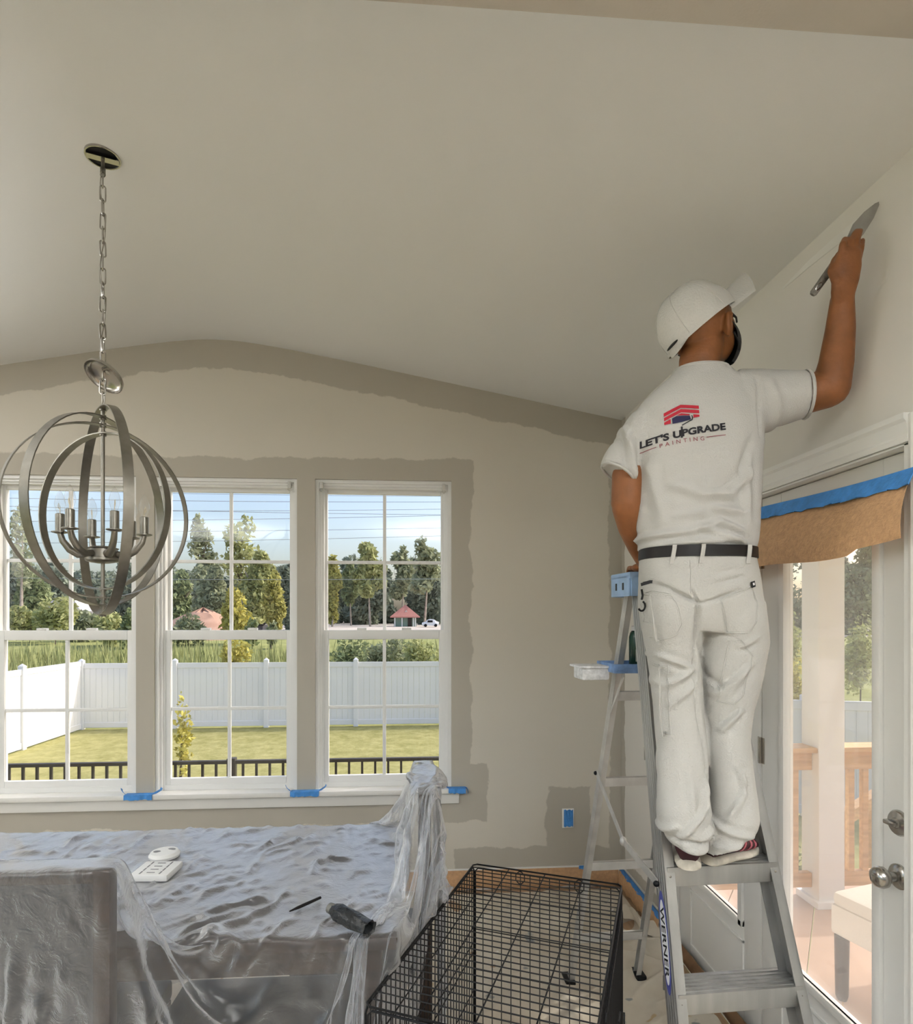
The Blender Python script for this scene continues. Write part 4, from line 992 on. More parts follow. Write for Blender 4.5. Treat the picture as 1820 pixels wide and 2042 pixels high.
p = onZ(700, 1851, TZ+.03); z = sheet_z(p.x, p.y)+.012; d = (RIGHT*.80-AWAY*.60+UP*-.06).normalized(); a = Vector((p.x, p.y, z+.018)); s1 = d.cross(UP).normalized(); s2 = s1.cross(d)
root = empty('crumpled_tube', (p.x, p.y, z), 'black crumpled tube of plastic lying near the table edge', 'plastic tube')
R = []
for i, (t, r_) in enumerate(((-.075, .012), (-.068, .018), (-.045, .025), (-.02, .026), (.01, .024), (.04, .021), (.066, .022), (.07, .024), (.066, .018), (.03, .014))):
    R.append([a+d*t+(s1*math.cos(2*PI*j/16)+s2*math.sin(2*PI*j/16)*.85)*r_*(1+.13*math.sin(j*2.4+i*1.3)) for j in range(16)])
q = MB(); q.rings(R); q.build('tube_body', mat('black_plastic', (.018, .02, .022), .28, var=.3, bump=.5, bscale=70), root, True)
q = MB(); q.lathe(a-d*.078, d, [(.008, -.012), (.014, -.008), (.015, .004), (.012, .01)], 12); q.build('neck', mat('grey_neck', (.14, .14, .13), .6), root, True)

# ================================================================== DOG CRATE (each wire its own part)
root = empty('dog_crate', CRO+cwv*CRW/2+clv*CRL/2+Vector((0, 0, FZ+.02-CRZ)), 'black wire dog crate standing on the drop cloth', 'dog crate')
CB = FZ+.035; H = CRZ-CB
def P3(a, b, z): return CRO+cwv*a+clv*b+Vector((0, 0, z-CRZ))
WM = {}
def wire(a, b, par, r=.0019, name='wire'):
    d = b-a; L = round(d.length, 3); key = (L, r)
    if key not in WM:
        q = MB(); q.tube([(0, 0, 0), (0, 0, L)], r, 5); me = bpy.data.meshes.new('wire'); me.from_pydata([tuple(v) for v in q.v], [], q.f); me.materials.append(M_BLACK); WM[key] = me
    o = bpy.data.objects.new(name, WM[key]); COL.objects.link(o); o.location = a; o.rotation_euler = d.to_track_quat('Z', 'Y').to_euler(); setparent(o, par); return o
def frame(name, pts, r=.0032):
    q = MB(); N = len(pts); PP = []
    for i in range(N):
        a, b = pts[i], pts[(i+1) % N]; d = (b-a).normalized(); PP += [a+d*.012, a.lerp(b, .5), b-d*.012]
    q.tube(PP, r, 6, True); return q.build(name, M_BLACK, root, True)
nL, nW, nH = 30, 15, 18
top = frame('top_panel', [P3(0, 0, CRZ), P3(CRW, 0, CRZ), P3(CRW, CRL, CRZ), P3(0, CRL, CRZ)])
for i in range(1, nL): wire(P3(0, CRL*i/nL, CRZ), P3(CRW, CRL*i/nL, CRZ), top)
for t in (.25, .5, .75): wire(P3(CRW*t, 0, CRZ-.003), P3(CRW*t, CRL, CRZ-.003), top, .0022)
for (nm, a0, a1) in (('left_panel', 0, 0), ('right_panel', CRW, CRW)):
    f = frame(nm, [P3(a0, .004, CB), P3(a0, CRL-.004, CB), P3(a0, CRL-.004, CRZ-.008), P3(a0, .004, CRZ-.008)])
    for i in range(1, nL): wire(P3(a0, CRL*i/nL, CB), P3(a0, CRL*i/nL, CRZ-.008), f)
    for k in (.22, .46, .52, .8): wire(P3(a0, 0, CB+H*k), P3(a0, CRL, CB+H*k), f, .0022)
for (nm, b0) in (('back_panel', 0.004), ('front_panel', CRL-.004)):
    f = frame(nm, [P3(.006, b0, CB), P3(CRW-.006, b0, CB), P3(CRW-.006, b0, CRZ-.012), P3(.006, b0, CRZ-.012)])
    for i in range(1, nW): wire(P3(CRW*i/nW, b0, CB), P3(CRW*i/nW, b0, CRZ-.012), f)
    for k in (.12, .35, .6, .82): wire(P3(0, b0, CB+H*k), P3(CRW, b0, CB+H*k), f, .0022)
dr = frame('door', [P3(CRW+.01, .12, CB+.06), P3(CRW+.01, CRL-.2, CB+.06), P3(CRW+.01, CRL-.2, CRZ-.03), P3(CRW+.01, .12, CRZ-.03)])
for i in range(1, 20): wire(P3(CRW+.01, .12+(CRL-.32)*i/20, CB+.06), P3(CRW+.01, .12+(CRL-.32)*i/20, CRZ-.03), dr)
for t in (.25, .55):
    q = MB(); a = P3(CRW+.018, .15+CRL*t, CB+H*.6); q.tube([a, a-clv*.05+UP*0, a-clv*.05+cwv*.012, a-clv*.02+cwv*.014-UP*.02], .003, 6); q.build('latch', M_BLACK, dr, True)
f = frame('fold_handle', [P3(CRW*.3, 0, CRZ-.005), P3(CRW*.36, 0, CRZ-.005), P3(CRW*.36, .002, CRZ-.05), P3(CRW*.3, .002, CRZ-.05)], .0022)
f = frame('fold_handle', [P3(CRW*.7, 0, CRZ-.005), P3(CRW*.76, 0, CRZ-.005), P3(CRW*.76, .002, CRZ-.05), P3(CRW*.7, .002, CRZ-.05)], .0022)
# rounded corner clips and bottom tray
q = MB(); ax = (cwv, clv, UP); cen = P3(CRW/2, CRL/2, CB-.004)
q.box(cen, (CRW/2-.012, CRL/2-.012, .003), ax); 
for s in (-1, 1): q.box(cen+cwv*s*(CRW/2-.014)+UP*.012, (.0015, CRL/2-.012, .012), ax); q.box(cen+clv*s*(CRL/2-.014)+UP*.012, (CRW/2-.012, .0015, .012), ax)
# cardboard sheet lying in the crate
q = MB(); cen = P3(CRW*.40, CRL*.74, FZ+.055); R = []
for i in range(13):
    t = i/12; R.append([cen+cwv*(-.20+.40*t)+clv*(-.21)+UP*.012*math.sin(t*3), cen+cwv*(-.20+.40*t)+clv*.2+UP*.01*math.sin(t*4+1), cen+cwv*(-.20+.40*t)+clv*.2+UP*(.01*math.sin(t*4+1)-.004), cen+cwv*(-.20+.40*t)+clv*(-.21)+UP*(.012*math.sin(t*3)-.004)])
q.rings(R); o = q.build('cardboard_sheet', mat('cardboard', (.50, .34, .22), .8, var=.1, scale=9), None, True); tag(o, 'brown cardboard sheet lying inside the dog crate', 'cardboard')

# ================================================================== DROP CLOTH
m, n, l, p = newmat('canvas'); p.inputs['Roughness'].default_value = .92; p.inputs['Specular IOR Level'].default_value = .1
tc = n.new('ShaderNodeTexCoord'); a = n.new('ShaderNodeTexNoise'); a.inputs['Scale'].default_value = 3.2; a.inputs['Detail'].default_value = 6; l.new(tc.outputs['Object'], a.inputs['Vector'])
r = n.new('ShaderNodeValToRGB'); r.color_ramp.elements[0].position = .35; r.color_ramp.elements[1].position = .7
r.color_ramp.elements[0].color = (.50, .44, .355, 1); r.color_ramp.elements[1].color = (.62, .575, .49, 1); l.new(a.outputs[0], r.inputs[0])
def spots(col, scale, lo, prev, w_):
    b = n.new('ShaderNodeTexNoise'); b.inputs['Scale'].default_value = scale; b.inputs['Detail'].default_value = 3
    mp = n.new('ShaderNodeMapping'); mp.inputs['Location'].default_value = (w_, w_*.7, 0); l.new(tc.outputs['Object'], mp.inputs[0]); l.new(mp.outputs[0], b.inputs['Vector'])
    mr = n.new('ShaderNodeMapRange'); mr.inputs[1].default_value = lo; mr.inputs[2].default_value = lo+.02; l.new(b.outputs[0], mr.inputs[0])
    mx = n.new('ShaderNodeMix'); mx.data_type = 'RGBA'; l.new(mr.outputs[0], mx.inputs['Factor']); l.new(prev, mx.inputs['A']); mx.inputs['B'].default_value = (*col, 1); return mx.outputs['Result']
c1 = spots((.25, .26, .25), 6.0, .685, r.outputs[0], 1.3); c2 = spots((.46, .35, .21), 4.5, .70, c1, 4.2); c3 = spots((.80, .79, .76), 9, .72, c2, 8.0)
l.new(c3, p.inputs['Base Color'])
w_ = n.new('ShaderNodeTexNoise'); w_.inputs['Scale'].default_value = 300; l.new(tc.outputs['Object'], w_.inputs['Vector']); bp = n.new('ShaderNodeBump'); bp.inputs['Strength'].default_value = .2; bp.inputs['Distance'].default_value = .004; l.new(w_.outputs[0], bp.inputs['Height']); l.new(bp.outputs[0], p.inputs['Normal'])
M_CANVAS = m
folds = [(random.uniform(-.3, 1.2), random.uniform(1.2, 3.4), random.uniform(0, PI), random.uniform(.25, .8), random.uniform(.006, .018), random.uniform(.012, .03)) for _ in range(46)]
folds += [(random.uniform(.35, 1.2), random.uniform(1.3, 3.3), random.uniform(-.3, 1.2), random.uniform(.12, .45), random.uniform(.008, .022), random.uniform(.012, .024)) for _ in range(44)]
def cloth(name, x0, x1, y0, y1, nx_, ny_, label):
    X, Y = np.meshgrid(np.linspace(x0, x1, nx_), np.linspace(y0, y1, ny_), indexing='ij')
    Z = FZ+.006+.003*np.sin(X*7+Y*3)+.003*np.sin(Y*11-X*4)+.0015*np.sin(X*31+3*np.sin(Y*9))
    for (a, b, t, L, h, wd) in folds:
        u = (X-a)*math.cos(t)+(Y-b)*math.sin(t); v = -(X-a)*math.sin(t)+(Y-b)*math.cos(t)
        Z += np.where(np.abs(u) < L, h*np.exp(-(v+.04*np.sin(u*6))**2/wd**2)*np.cos(np.clip(u/L, -1, 1)*PI/2), 0)
    ids_ = np.arange(nx_*ny_).reshape(nx_, ny_); F_ = np.stack([ids_[:-1, :-1], ids_[1:, :-1], ids_[1:, 1:], ids_[:-1, 1:]], -1).reshape(-1, 4)
    return tag(mkobj(name, np.stack([X, Y, Z], -1).reshape(-1, 3), F_.tolist(), M_CANVAS, None, True), label, 'drop cloth')
cloth('drop_cloth', -3.3, -.86, -2., WY-.07, 60, 120, 'clean canvas drop cloth added at the far half of the covered table to bounce light')  # wide second cloth, mostly out of view, added to bounce light upward
o = cloth('drop_cloth', -.85, RX-.045, -.4, WY-.07, 210, 400, 'paint-stained beige canvas drop cloth under the dog crate and ladder')
# lifted fold of canvas by the corner
q = MB(); R = []
a, b = onZ(1232, 1815, FZ+.03), onZ(1318, 1860, FZ+.03)
for i in range(13):
    t = i/12; c = a.lerp(b, t); hgt = .045*math.sin(PI*t)**.7*(1+.3*math.sin(t*17))+.004; c = c+Vector((.02*math.sin(t*9), .03*math.sin(t*7), 0))
    R.append([c+Vector((.0, -.10, .004)), c+Vector((.0, -.03, hgt*.8)), c+Vector((0, .01, hgt)), c+Vector((0, .05, hgt*.4)), c+Vector((0, .08, .0)), c+Vector((0, .045, hgt*.3)), c+Vector((0, .005, hgt*.85)), c+Vector((0, -.035, hgt*.6))])
q.rings(R); q.build('raised_fold', M_CANVAS, o, True)
# ================================================================== STEPLADDER
LA = math.radians(6.5)
lw_ = RIGHT*math.cos(LA)+AWAY*math.sin(LA); ln = -RIGHT*math.sin(LA)+AWAY*math.cos(LA)     # width / front-to-back
S3 = CW(.766, 1.735, 0)                                                            # centre of the front edge of step 3
SLF = .313; SP = .303
def LP(wd, n_, h): return Vector((S3.x, S3.y, FZ+h))+lw_*wd+ln*n_
def nf(h): return (h-.91)*SLF
def hw(h): return .172+(.91-h)*.045
HC = 1.765; NC = nf(HC)
def nr(h): return NC+.10+(HC-h)*.335
HR = .150
ladder = empty('stepladder', LP(0, .3, 0), 'aluminium stepladder with a blue cap on which the painter stands', 'ladder')
def beam(name, a, b, w_in, dep, wide=.027, th=.0035):
    """C-channel rail from a to b; w_in points inward, web on the outer side"""
    d = (b-a).normalized(); wi = (w_in-d*w_in.dot(d)).normalized(); dp = d.cross(wi).normalized()
    if dp.dot(ln) < 0: dp = -dp
    q = MB(); m_ = (a+b)/2; L = (b-a).length/2; ax = (wi, dp, d)
    q.box(m_, (th/2, dep/2, L), ax); q.box(m_+wi*wide/2-dp*(dep/2-th/2), (wide/2, th/2, L), ax); q.box(m_+wi*wide/2+dp*(dep/2-th/2), (wide/2, th/2, L), ax)
    for k in (-.3, -.1, .1, .3): q.box(m_-wi*th*.6+dp*dep*k, (.0009, .002, L), ax)
    return q.build(name, M_ALU if name == 'front_rail' else M_ALUD, ladder), wi, dp, d
rail_l = None
for s in (-1, 1):
    a, b = LP(s*hw(0), nf(0)+.035, 0), LP(s*hw(HC), nf(HC)+.035, HC-.02)
    r = beam('front_rail', a, b, lw_*-s, .07)
    if s < 0: rail_l = (r, a, b)
    a, b = LP(s*HR*1.08, nr(0), 0), LP(s*HR*.86, nr(HC), HC-.02); beam('rear_rail', a, b, lw_*-s, .034, .02)
    for (x, y) in ((LP(s*hw(0), nf(0)+.035, .012), 0), (LP(s*HR*1.08, nr(0), .012), 0)):
        q = MB(); q.box(x, (.022, .04, .014), (lw_, ln, UP), .005); q.build('foot', M_BLACK, ladder, True)
for i in range(1, 6):
    h = SP*i; W_ = hw(h)-.004; n0 = nf(h); ax = (lw_, ln, UP); q = MB(); D = .088
    q.box(LP(0, n0+D/2, h-.003), (W_, D/2, .003), ax)
    q.box(LP(0, n0, h-.0275), (W_, .0028, .0275), ax, .002); q.box(LP(0, n0+D, h-.02), (W_, .002, .02), ax)
    for k in range(5): q.box(LP(0, n0+.012+k*.016, h+.001), (W_-.004, .0035, .002), ax, .001)
    q.build('step', M_ALU, ladder, True)
    for s in (-1, 1):
        q = MB(); q.ball(LP(s*(hw(h)-.012), n0-.0045, h-.025), (.005, .003, .005), 10, 6); q.build('rivet', M_NICKEL, ladder, True)
for h in (.24, .60, .98, 1.33):
    q = MB(); W_ = HR*(1.08-.22*h/HC); q.box(LP(0, nr(h)-.012, h), (W_, .004, .017), (lw_, ln, UP), .002); q.box(LP(0, nr(h)-.006, h+.015), (W_, .008, .002), (lw_, ln, UP)); q.build('rear_crossbar', M_ALUD, ladder)
for s in (-1, 1):
    a, m_, b = LP(s*(hw(.85)+.006), nf(.85)+.05, .85), LP(s*(HR+.018), (nf(.9)+nr(.95))/2, .865), LP(s*(HR+.008), nr(1.02)-.01, 1.02)
    q = MB(); ribbon(q, [a, m_], .024, .004, UP); ribbon(q, [m_, b], .024, .004, UP); q.ball(m_, (.012, .012, .016), 10, 6); sp_ = q.build('spreader', M_ALUD, ladder, True)
    q = MB(); q.ball(a+lw_*s*.004, .009, 10, 6); q.ball(b+lw_*s*.004, .008, 10, 6); q.build('pivot', M_BLACK, sp_, True)
    a, b = LP(s*(HR-.01), nr(1.365)-.0, 1.335), LP(s*(HR-.01), nr(1.365)-.12, 1.42)
    q = MB(); ribbon(q, [a-UP*.06, b], .016, .004, UP); q.build('shelf_strut', M_ALUD, ladder)
M_CAPB = mat('blue_cap', (.30, .44, .66), .5, var=.12, scale=20)
ax = (lw_, ln, UP); q = MB(); q.box(LP(0, NC+.065, HC-.006), (.175, .085, .012), ax, .006)
q.box(LP(0, NC-.016, HC-.038), (.168, .004, .036), ax, .003); q.box(LP(0, NC+.145, HC-.038), (.165, .004, .036), ax, .003)
for s in (-1, 1): q.box(LP(s*.171, NC+.065, HC-.038), (.004, .08, .036), ax, .003)
cap_ = q.build('top_cap', M_CAPB, ladder, True)
for k in (-1, 1):
    q = MB(); q.box(LP(-.1755, NC+.065+k*.03, HC-.04), (.0008, .006, .012), ax); q.build('cap_slot', M_BLACK, cap_)
# sticker on the outer face of the left front rail, lettering runs along the rail
(ro, wi, dp, d), ra, rb = rail_l
c0 = ra.lerp(rb, (.72)/(HC)); M_BLUE = mat('sticker_blue', (.06, .075, .30), .4); M_STW = mat('sticker_white', (.78, .78, .80), .4)
def oval(mb, c, L, w_, off):
    P = [c+d*L*math.cos(t)+dp*w_*math.sin(t)-wi*off for t in np.linspace(0, 2*PI, 36, False)]; mb.prism(P, -wi*.0004)
q = MB(); oval(q, c0, .132, .024, .0042); stk = q.build('sticker', M_BLUE, ladder)
q = MB(); oval(q, c0, .108, .0195, .0047); q.build('sticker_field', M_STW, stk)
vs2, fs2 = textmesh('WERNER', .034, .0006, 1.05); xs = [v.x for v in vs2]; ys = [v.y for v in vs2]; mxx, mxy = (min(xs)+max(xs))/2, (min(ys)+max(ys))/2
q = MB(); q.add([c0-d*(v.x-mxx)*1.25-dp*(v.y-mxy)*1.0-wi*.0056 for v in vs2], fs2); q.build('sticker_lettering', M_BLACK, stk)
# fold-out shelf with a bottle and a small tray
hs = 1.435; sc_ = LP(-.06, nr(hs)-.05, hs)
q = MB(); q.box(sc_, (.13, .085, .006), ax, .004)
for s in (-1, 1): q.box(sc_+ln*.083*s+UP*.012, (.13, .003, .014), ax, .002); q.box(sc_+lw_*.128*s+UP*.012, (.003, .085, .014), ax, .002)
shelf = q.build('shelf', mat('shelf_blue', (.16, .27, .50), .5, var=.5, scale=18), ladder, True)
b0 = sc_+lw_*-.008+ln*-.014+UP*.006
root = empty('solvent_bottle', b0, 'dark green bottle standing on the ladder shelf', 'bottle')
q = MB(); q.lathe(b0, UP, [(.035, 0), (.038, .006), (.038, .110), (.034, .125), (.028, .133), (.001, .134)], 20); q.build('body', mat('bottle_green', (.012, .04, .03), .2, var=.4, scale=12), root, True)
q = MB(); q.lathe(b0+UP*.133, UP, [(.03, 0), (.03, .014), (.026, .017), (.001, .018)], 18); q.build('lid', M_STW, root, True)
t0 = sc_+lw_*-.175+UP*.0+ln*.02
root = empty('paint_tray', t0, 'small white paint-spattered tray clipped beside the ladder shelf', 'tray')
q = MB(); q.box(t0+UP*-.012, (.05, .05, .022), ax, .008); q.box(t0+UP*.012, (.062, .058, .004), ax, .003); q.build('tray_body', mat('spattered_white', (.72, .73, .75), .5, var=.25, scale=60), root, True)

# ================================================================== PAINTER
BZ = 1.765
def el(v, uL, uR, dep, zc=BZ, n=36, ex=2.3, tilt=0.):
    c = W((uL+uR)/2, v, zc); c.z = W((uL+uR)/2, v, zc-dep*.8).z; hw_ = (uR-uL)/2*zc/FP; out = []
    for j in range(n):
        t = 2*PI*j/n; x = math.copysign(abs(math.cos(t))**(2/ex), math.cos(t)); y = math.copysign(abs(math.sin(t))**(2/ex), math.sin(t))
        out.append(c+RIGHT*hw_*x+AWAY*dep*y+UP*tilt*x)
    return out
def circ(c, axis, r1, r2, ref, n=24):
    axis = Vector(axis).normalized(); a = (Vector(ref)-axis*Vector(ref).dot(axis)).normalized(); b = axis.cross(a)
    return [Vector(c)+a*math.cos(2*PI*j/n)*r1+b*math.sin(2*PI*j/n)*r2 for j in range(n)]
def limb(mb, cs, rs, ref=AWAY, fl=1.0):
    cs = [Vector(c) for c in cs]; R = []
    for i, c in enumerate(cs):
        t = cs[min(i+1, len(cs)-1)]-cs[max(i-1, 0)]; R.append(circ(c, t, rs[i]*fl, rs[i], ref))
    mb.rings(R); mb.ball(cs[0], rs[0]*.97, 14, 8); mb.ball(cs[-1], rs[-1]*.97, 14, 8); return mb
px = BZ/FP
# ---- bare body: one continuous surface
B = MB()
B.rings([el(v, a, b, d_) for v, a, b, d_ in ((1250, 1305, 1485, .10), (1150, 1292, 1488, .105), (1080, 1292, 1484, .10), (980, 1284, 1492, .105), (880, 1275, 1496, .105), (810, 1285, 1500, .09), (770, 1330, 1470, .06), (745, 1352, 1440, .048))])
nk = [W(1392, 752, BZ), W(1394, 722, BZ+.0), W(1402, 685, BZ+.01)]; limb(B, nk, [.054, .057, .058])
HC_ = W(1404, 648, BZ+.01)
Fh = (RIGHT*.82+UP*.20+AWAY*.53).normalized(); Sh = (-AWAY*.82+RIGHT*.53-UP*.02); Sh = (Sh-Fh*Sh.dot(Fh)).normalized(); Uh = Fh.cross(Sh)
if Uh.z < 0: Uh = -Uh
hx = (Fh, Sh, Uh)
def H_(f, s, u): return HC_+Fh*f+Sh*s+Uh*u
B.ball(H_(-.012, 0, .012), (.098, .077, .095), 24, 16, hx)          # skull
B.ball(H_(.035, 0, -.052), (.062, .058, .062), 20, 12, hx)           # jaw
B.ball(H_(.055, 0, -.085), (.03, .035, .024), 14, 10, hx)            # chin
B.ball(H_(.075, 0, -.01), (.022, .05, .04), 14, 10, hx)              # face plane
B.ball(H_(.098, 0, -.022), (.016, .013, .024), 12, 8, hx)            # nose
B.ball(H_(.09, 0, -.062), (.012, .026, .010), 12, 8, hx)             # lips
B.ball(H_(.088, 0, .016), (.012, .045, .010), 12, 8, hx)             # brow
for s in (1, -1):
    e = H_(-.012, .079*s, -.030)
    B.ball(e, (.018, .012, .033), 14, 10, hx); B.ball(e+Fh*-.012+Sh*.010*s+Uh*.006, (.009, .008, .028), 12, 8, hx); B.ball(e+Sh*.009*s+Uh*.026, (.015, .008, .009), 12, 8, hx)
# right arm
RS, RE, RW = W(1500, 792, BZ-.005), W(1655, 775, 1.715), W(1679, 592, 1.635)
limb(B, [RS, W(1560, 792, 1.745), W(1612, 785, 1.728), RE], [.070, .062, .055, .052])
limb(B, [RE, W(1667, 720, 1.69), W(1675, 655, 1.66), RW], [.051, .044, .037, .0285])
# right hand
hz = 1.602
def hp(u, v, dz=0.): return W(u, v, hz+dz)
kp = hz/FP
B.rings([[W((a+b)/2, v, z)+RIGHT*((b-a)/2*kp*math.cos(2*PI*j/20))+AWAY*(dd*math.sin(2*PI*j/20)) for j in range(20)] for v, a, b, dd, z in
         ((606, 1659, 1700, .022, 1.632), (585, 1657, 1704, .020, 1.62), (560, 1658, 1712, .019, 1.61), (530, 1661, 1717, .018, 1.604), (506, 1668, 1717, .016, 1.60), (496, 1672, 1715, .012, 1.60))])
def finger(pts, rs):
    P = [hp(*p) for p in pts]
    for i in range(len(P)-1): B.capsule(P[i], P[i+1], rs[i], rs[i+1], 10)
finger([(1677, 512, 0), (1680, 488, -.012), (1684, 478, .006), (1686, 486, .022)], [.0098, .0092, .0084, .008])     # index, curled over the handle
finger([(1690, 508, 0), (1697, 484, -.008), (1704, 466, .006), (1707, 462, .018)], [.0098, .009, .0082, .0078])      # middle, along the blade
finger([(1702, 508, .002), (1707, 482, -.004), (1713, 464, .008), (1715, 461, .02)], [.0096, .009, .008, .0075])     # ring
finger([(1712, 514, .004), (1717, 494, .002), (1719, 480, .014), (1719, 480, .024)], [.0086, .0078, .007, .0066])    # little
finger([(1667, 560, .004), (1658, 540, .010), (1664, 520, .022), (1674, 506, .028)], [.0125, .0115, .0100, .0092])  # thumb leaves the side of the palm
# left arm hanging, forearm reaching forward to the ladder cap
LS, LE, LW_ = W(1276, 820, BZ-.005), W(1250, 1008, BZ+.005), W(1288, 1122, 1.93)
limb(B, [W(1300, 852, BZ), W(1272, 892, BZ), W(1253, 950, BZ), LE], [.040, .047, .048, .046])
limb(B, [LE, W(1260, 1050, 1.815), W(1274, 1090, 1.875), LW_], [.045, .042, .035, .028])
LHd = LW_+AWAY*.045-UP*.012+RIGHT*.008
B.ball(LHd, (.042, .045, .017), 14, 10, (RIGHT, AWAY, UP))
for k in range(4):
    a = LHd+RIGHT*(-.028+.019*k)+AWAY*.035; b = a+AWAY*.038+UP*.004; c_ = b+AWAY*.020-UP*.022
    B.capsule(a, b, .009, .0085, 10); B.capsule(b, c_, .0085, .0075, 10)
a = LHd+RIGHT*.034-AWAY*.01; b = a+RIGHT*.026+AWAY*.022-UP*.006; B.capsule(a, b, .011, .0095, 10); B.capsule(b, b+AWAY*.024-UP*.008+RIGHT*.004, .0095, .008, 10)
# legs inside the trousers
for (ua, ub, uc, ud) in ((1342, 1348, 1356, 1372), (1448, 1450, 1450, 1440)):
    limb(B, [W(ua, 1215, BZ), W(ub, 1320, BZ), W(uc, 1440, BZ-.012)], [.07, .056, .044]); limb(B, [W(uc, 1440, BZ-.014), W((uc+ud)/2, 1560, BZ-.046), W(ud, 1668, BZ-.056)], [.044, .036, .030])
me = vox(B, .0042, 3); me.materials.append(M_SKIN)
person = bpy.data.objects.new('person', me); COL.objects.link(person)
tag(person, 'person in white cap, T-shirt and trousers on the ladder, right arm raised to wall', 'person')
M_EYE = mat('eye', (.55, .52, .48), .2, var=.05)
for s in (1, -1):
    q = MB(); q.ball(H_(.082, .032*s, .0), .0125, 14, 10, hx); q.build('eye', M_EYE, person, True)
q = MB(); q.ball(H_(-.018, 0, .010), (.090, .074, .080), 24, 14, hx); q.v = [v if (v-HC_).dot(Fh) < -.02 and (v-HC_).dot(Uh) > .01 or (v-HC_).dot(Uh) > .035 else v-(v-HC_)*.14 for v in q.v]; q.v = [v-Fh*max(0, (v-HC_).dot(Fh)-.02)*.9 for v in q.v]; q.build('hair', mat('black_hair', (.012, .010, .009), .7, bump=.4, bscale=200), person, True)

# ---- folds: ridges/valleys along lines measured on the clothes
def fold_field(co, nr_, lines, zref, gain=1.35):
    """lines: (u0,v0,u1,v1,amp_mm,width_px,side) on the plane at zref; side 'b' = back (towards the camera), 'a' = all round"""
    cen = np.array([0, 0, CAMZ]); rel = co-cen
    xc = rel @ np.array(RIGHT); z = rel[:, 2]; zc = rel @ np.array(AWAY)
    u = CU+xc*FP/zref; v = HV-z*FP/zref; D = np.zeros(len(co)); back = (nr_ @ np.array(AWAY)) < .35
    for (u0, v0, u1, v1, am, wd, sd) in lines:
        am = am*gain
        du, dv = u1-u0, v1-v0; L2 = du*du+dv*dv; t = np.clip(((u-u0)*du+(v-v0)*dv)/L2, 0, 1)
        d = np.hypot(u-u0-t*du, v-v0-t*dv); e = np.sin(PI*np.clip(t*.9+.05, 0, 1))**.5
        g = am*.001*np.exp(-(d/wd)**2)*e-max(am, 0)*.0004*np.exp(-((d-wd*2)/(wd*1.2))**2)*e
        D += np.where(back, g, 0) if sd == 'b' else g
    return D
# ---- T-shirt
T = MB()
T.rings([el(v, a, b, d_) for v, a, b, d_ in ((1106, 1284, 1494, .112), (1094, 1279, 1498, .118), (1075, 1274, 1502, .124), (1040, 1271, 1506, .122), (1000, 1267, 1508, .122), (950, 1263, 1510, .125), (900, 1258, 1512, .127), (860, 1256, 1514, .125), (820, 1262, 1518, .118),
     (790, 1274, 1516, .108), (768, 1294, 1506, .096), (750, 1316, 1486, .086), (736, 1334, 1462, .078), (722, 1345, 1446, .072))])
# right sleeve, raised
ce = [W(1470, 806, BZ), W(1515, 800, BZ-.005), W(1560, 794, BZ-.015), W(1592, 789, BZ-.03), W(1604, 787, BZ-.035)]
R = []
for c_, r1, r2 in zip(ce, (.098, .092, .078, .068, .066), (.095, .088, .078, .072, .070)): R.append(circ(c_, RIGHT*.97-AWAY*.2+UP*.05, r1, r2, UP))
T.rings(R)
# left sleeve, hanging
ce = [W(1302, 838, BZ), W(1272, 868, BZ), W(1251, 905, BZ), W(1236, 936, BZ), W(1232, 944, BZ)]; R = []
for c_, r1, r2 in zip(ce, (.056, .058, .055, .052, .0525), (.070, .072, .068, .066, .066)): R.append(circ(c_, (ce[-1]-ce[0]), r1, r2, RIGHT))
T.rings(R)
me = vox(T, .0058, 8)
co, nn = meshnp(me)
SF = [(1330, 1000, 1420, 1000, 0, 10, 'b'), (1290, 1066, 1380, 1058, 7, 6, 'b'), (1380, 1058, 1440, 1040, 6, 6, 'b'), (1440, 1040, 1495, 1062, 7, 6, 'b'), (1400, 1050, 1500, 1085, 6, 6, 'b'), (1420, 1010, 1490, 1020, 5, 6, 'b'),
      (1300, 1082, 1470, 1076, 5, 6, 'b'), (1340, 960, 1400, 985, 5, 9, 'b'), (1400, 985, 1460, 983, 6, 9, 'b'), (1460, 983, 1500, 940, 6, 9, 'b'), (1505, 870, 1480, 940, -5, 8, 'b'),
      (1524, 740, 1530, 860, -4, 4, 'b'), (1262, 830, 1276, 930, 5, 6, 'b'), (1275, 860, 1290, 1040, 4, 6, 'b'), (1250, 850, 1262, 920, -5, 6, 'b'), (1282, 920, 1300, 1060, 4, 6, 'b'), (1290, 800, 1262, 870, 4, 8, 'b'),
      (1240, 850, 1225, 920, 4, 7, 'b'), (1308, 930, 1330, 1030, 3, 8, 'b'), (1450, 1060, 1492, 1078, 6, 5, 'b'), (1350, 1025, 1410, 1020, 4, 6, 'b'), (1500, 900, 1500, 1040, 4, 8, 'b'), (1550, 745, 1590, 850, 3, 8, 'b')]
nf2 = np.array([math.sin(p[0]*31+p[2]*19)*math.sin(p[2]*27-p[1]*13) for p in co])*.0012
co = co+nn*(fold_field(co, nn, SF, 1.64, 2.1)+nf2)[:, None]; setnp(me, co); me.materials.append(M_SHIRT)
shirt = bpy.data.objects.new('t_shirt', me); COL.objects.link(shirt); setparent(shirt, person); shirt['label'] = 'white short-sleeved T-shirt with a printed logo on the back'
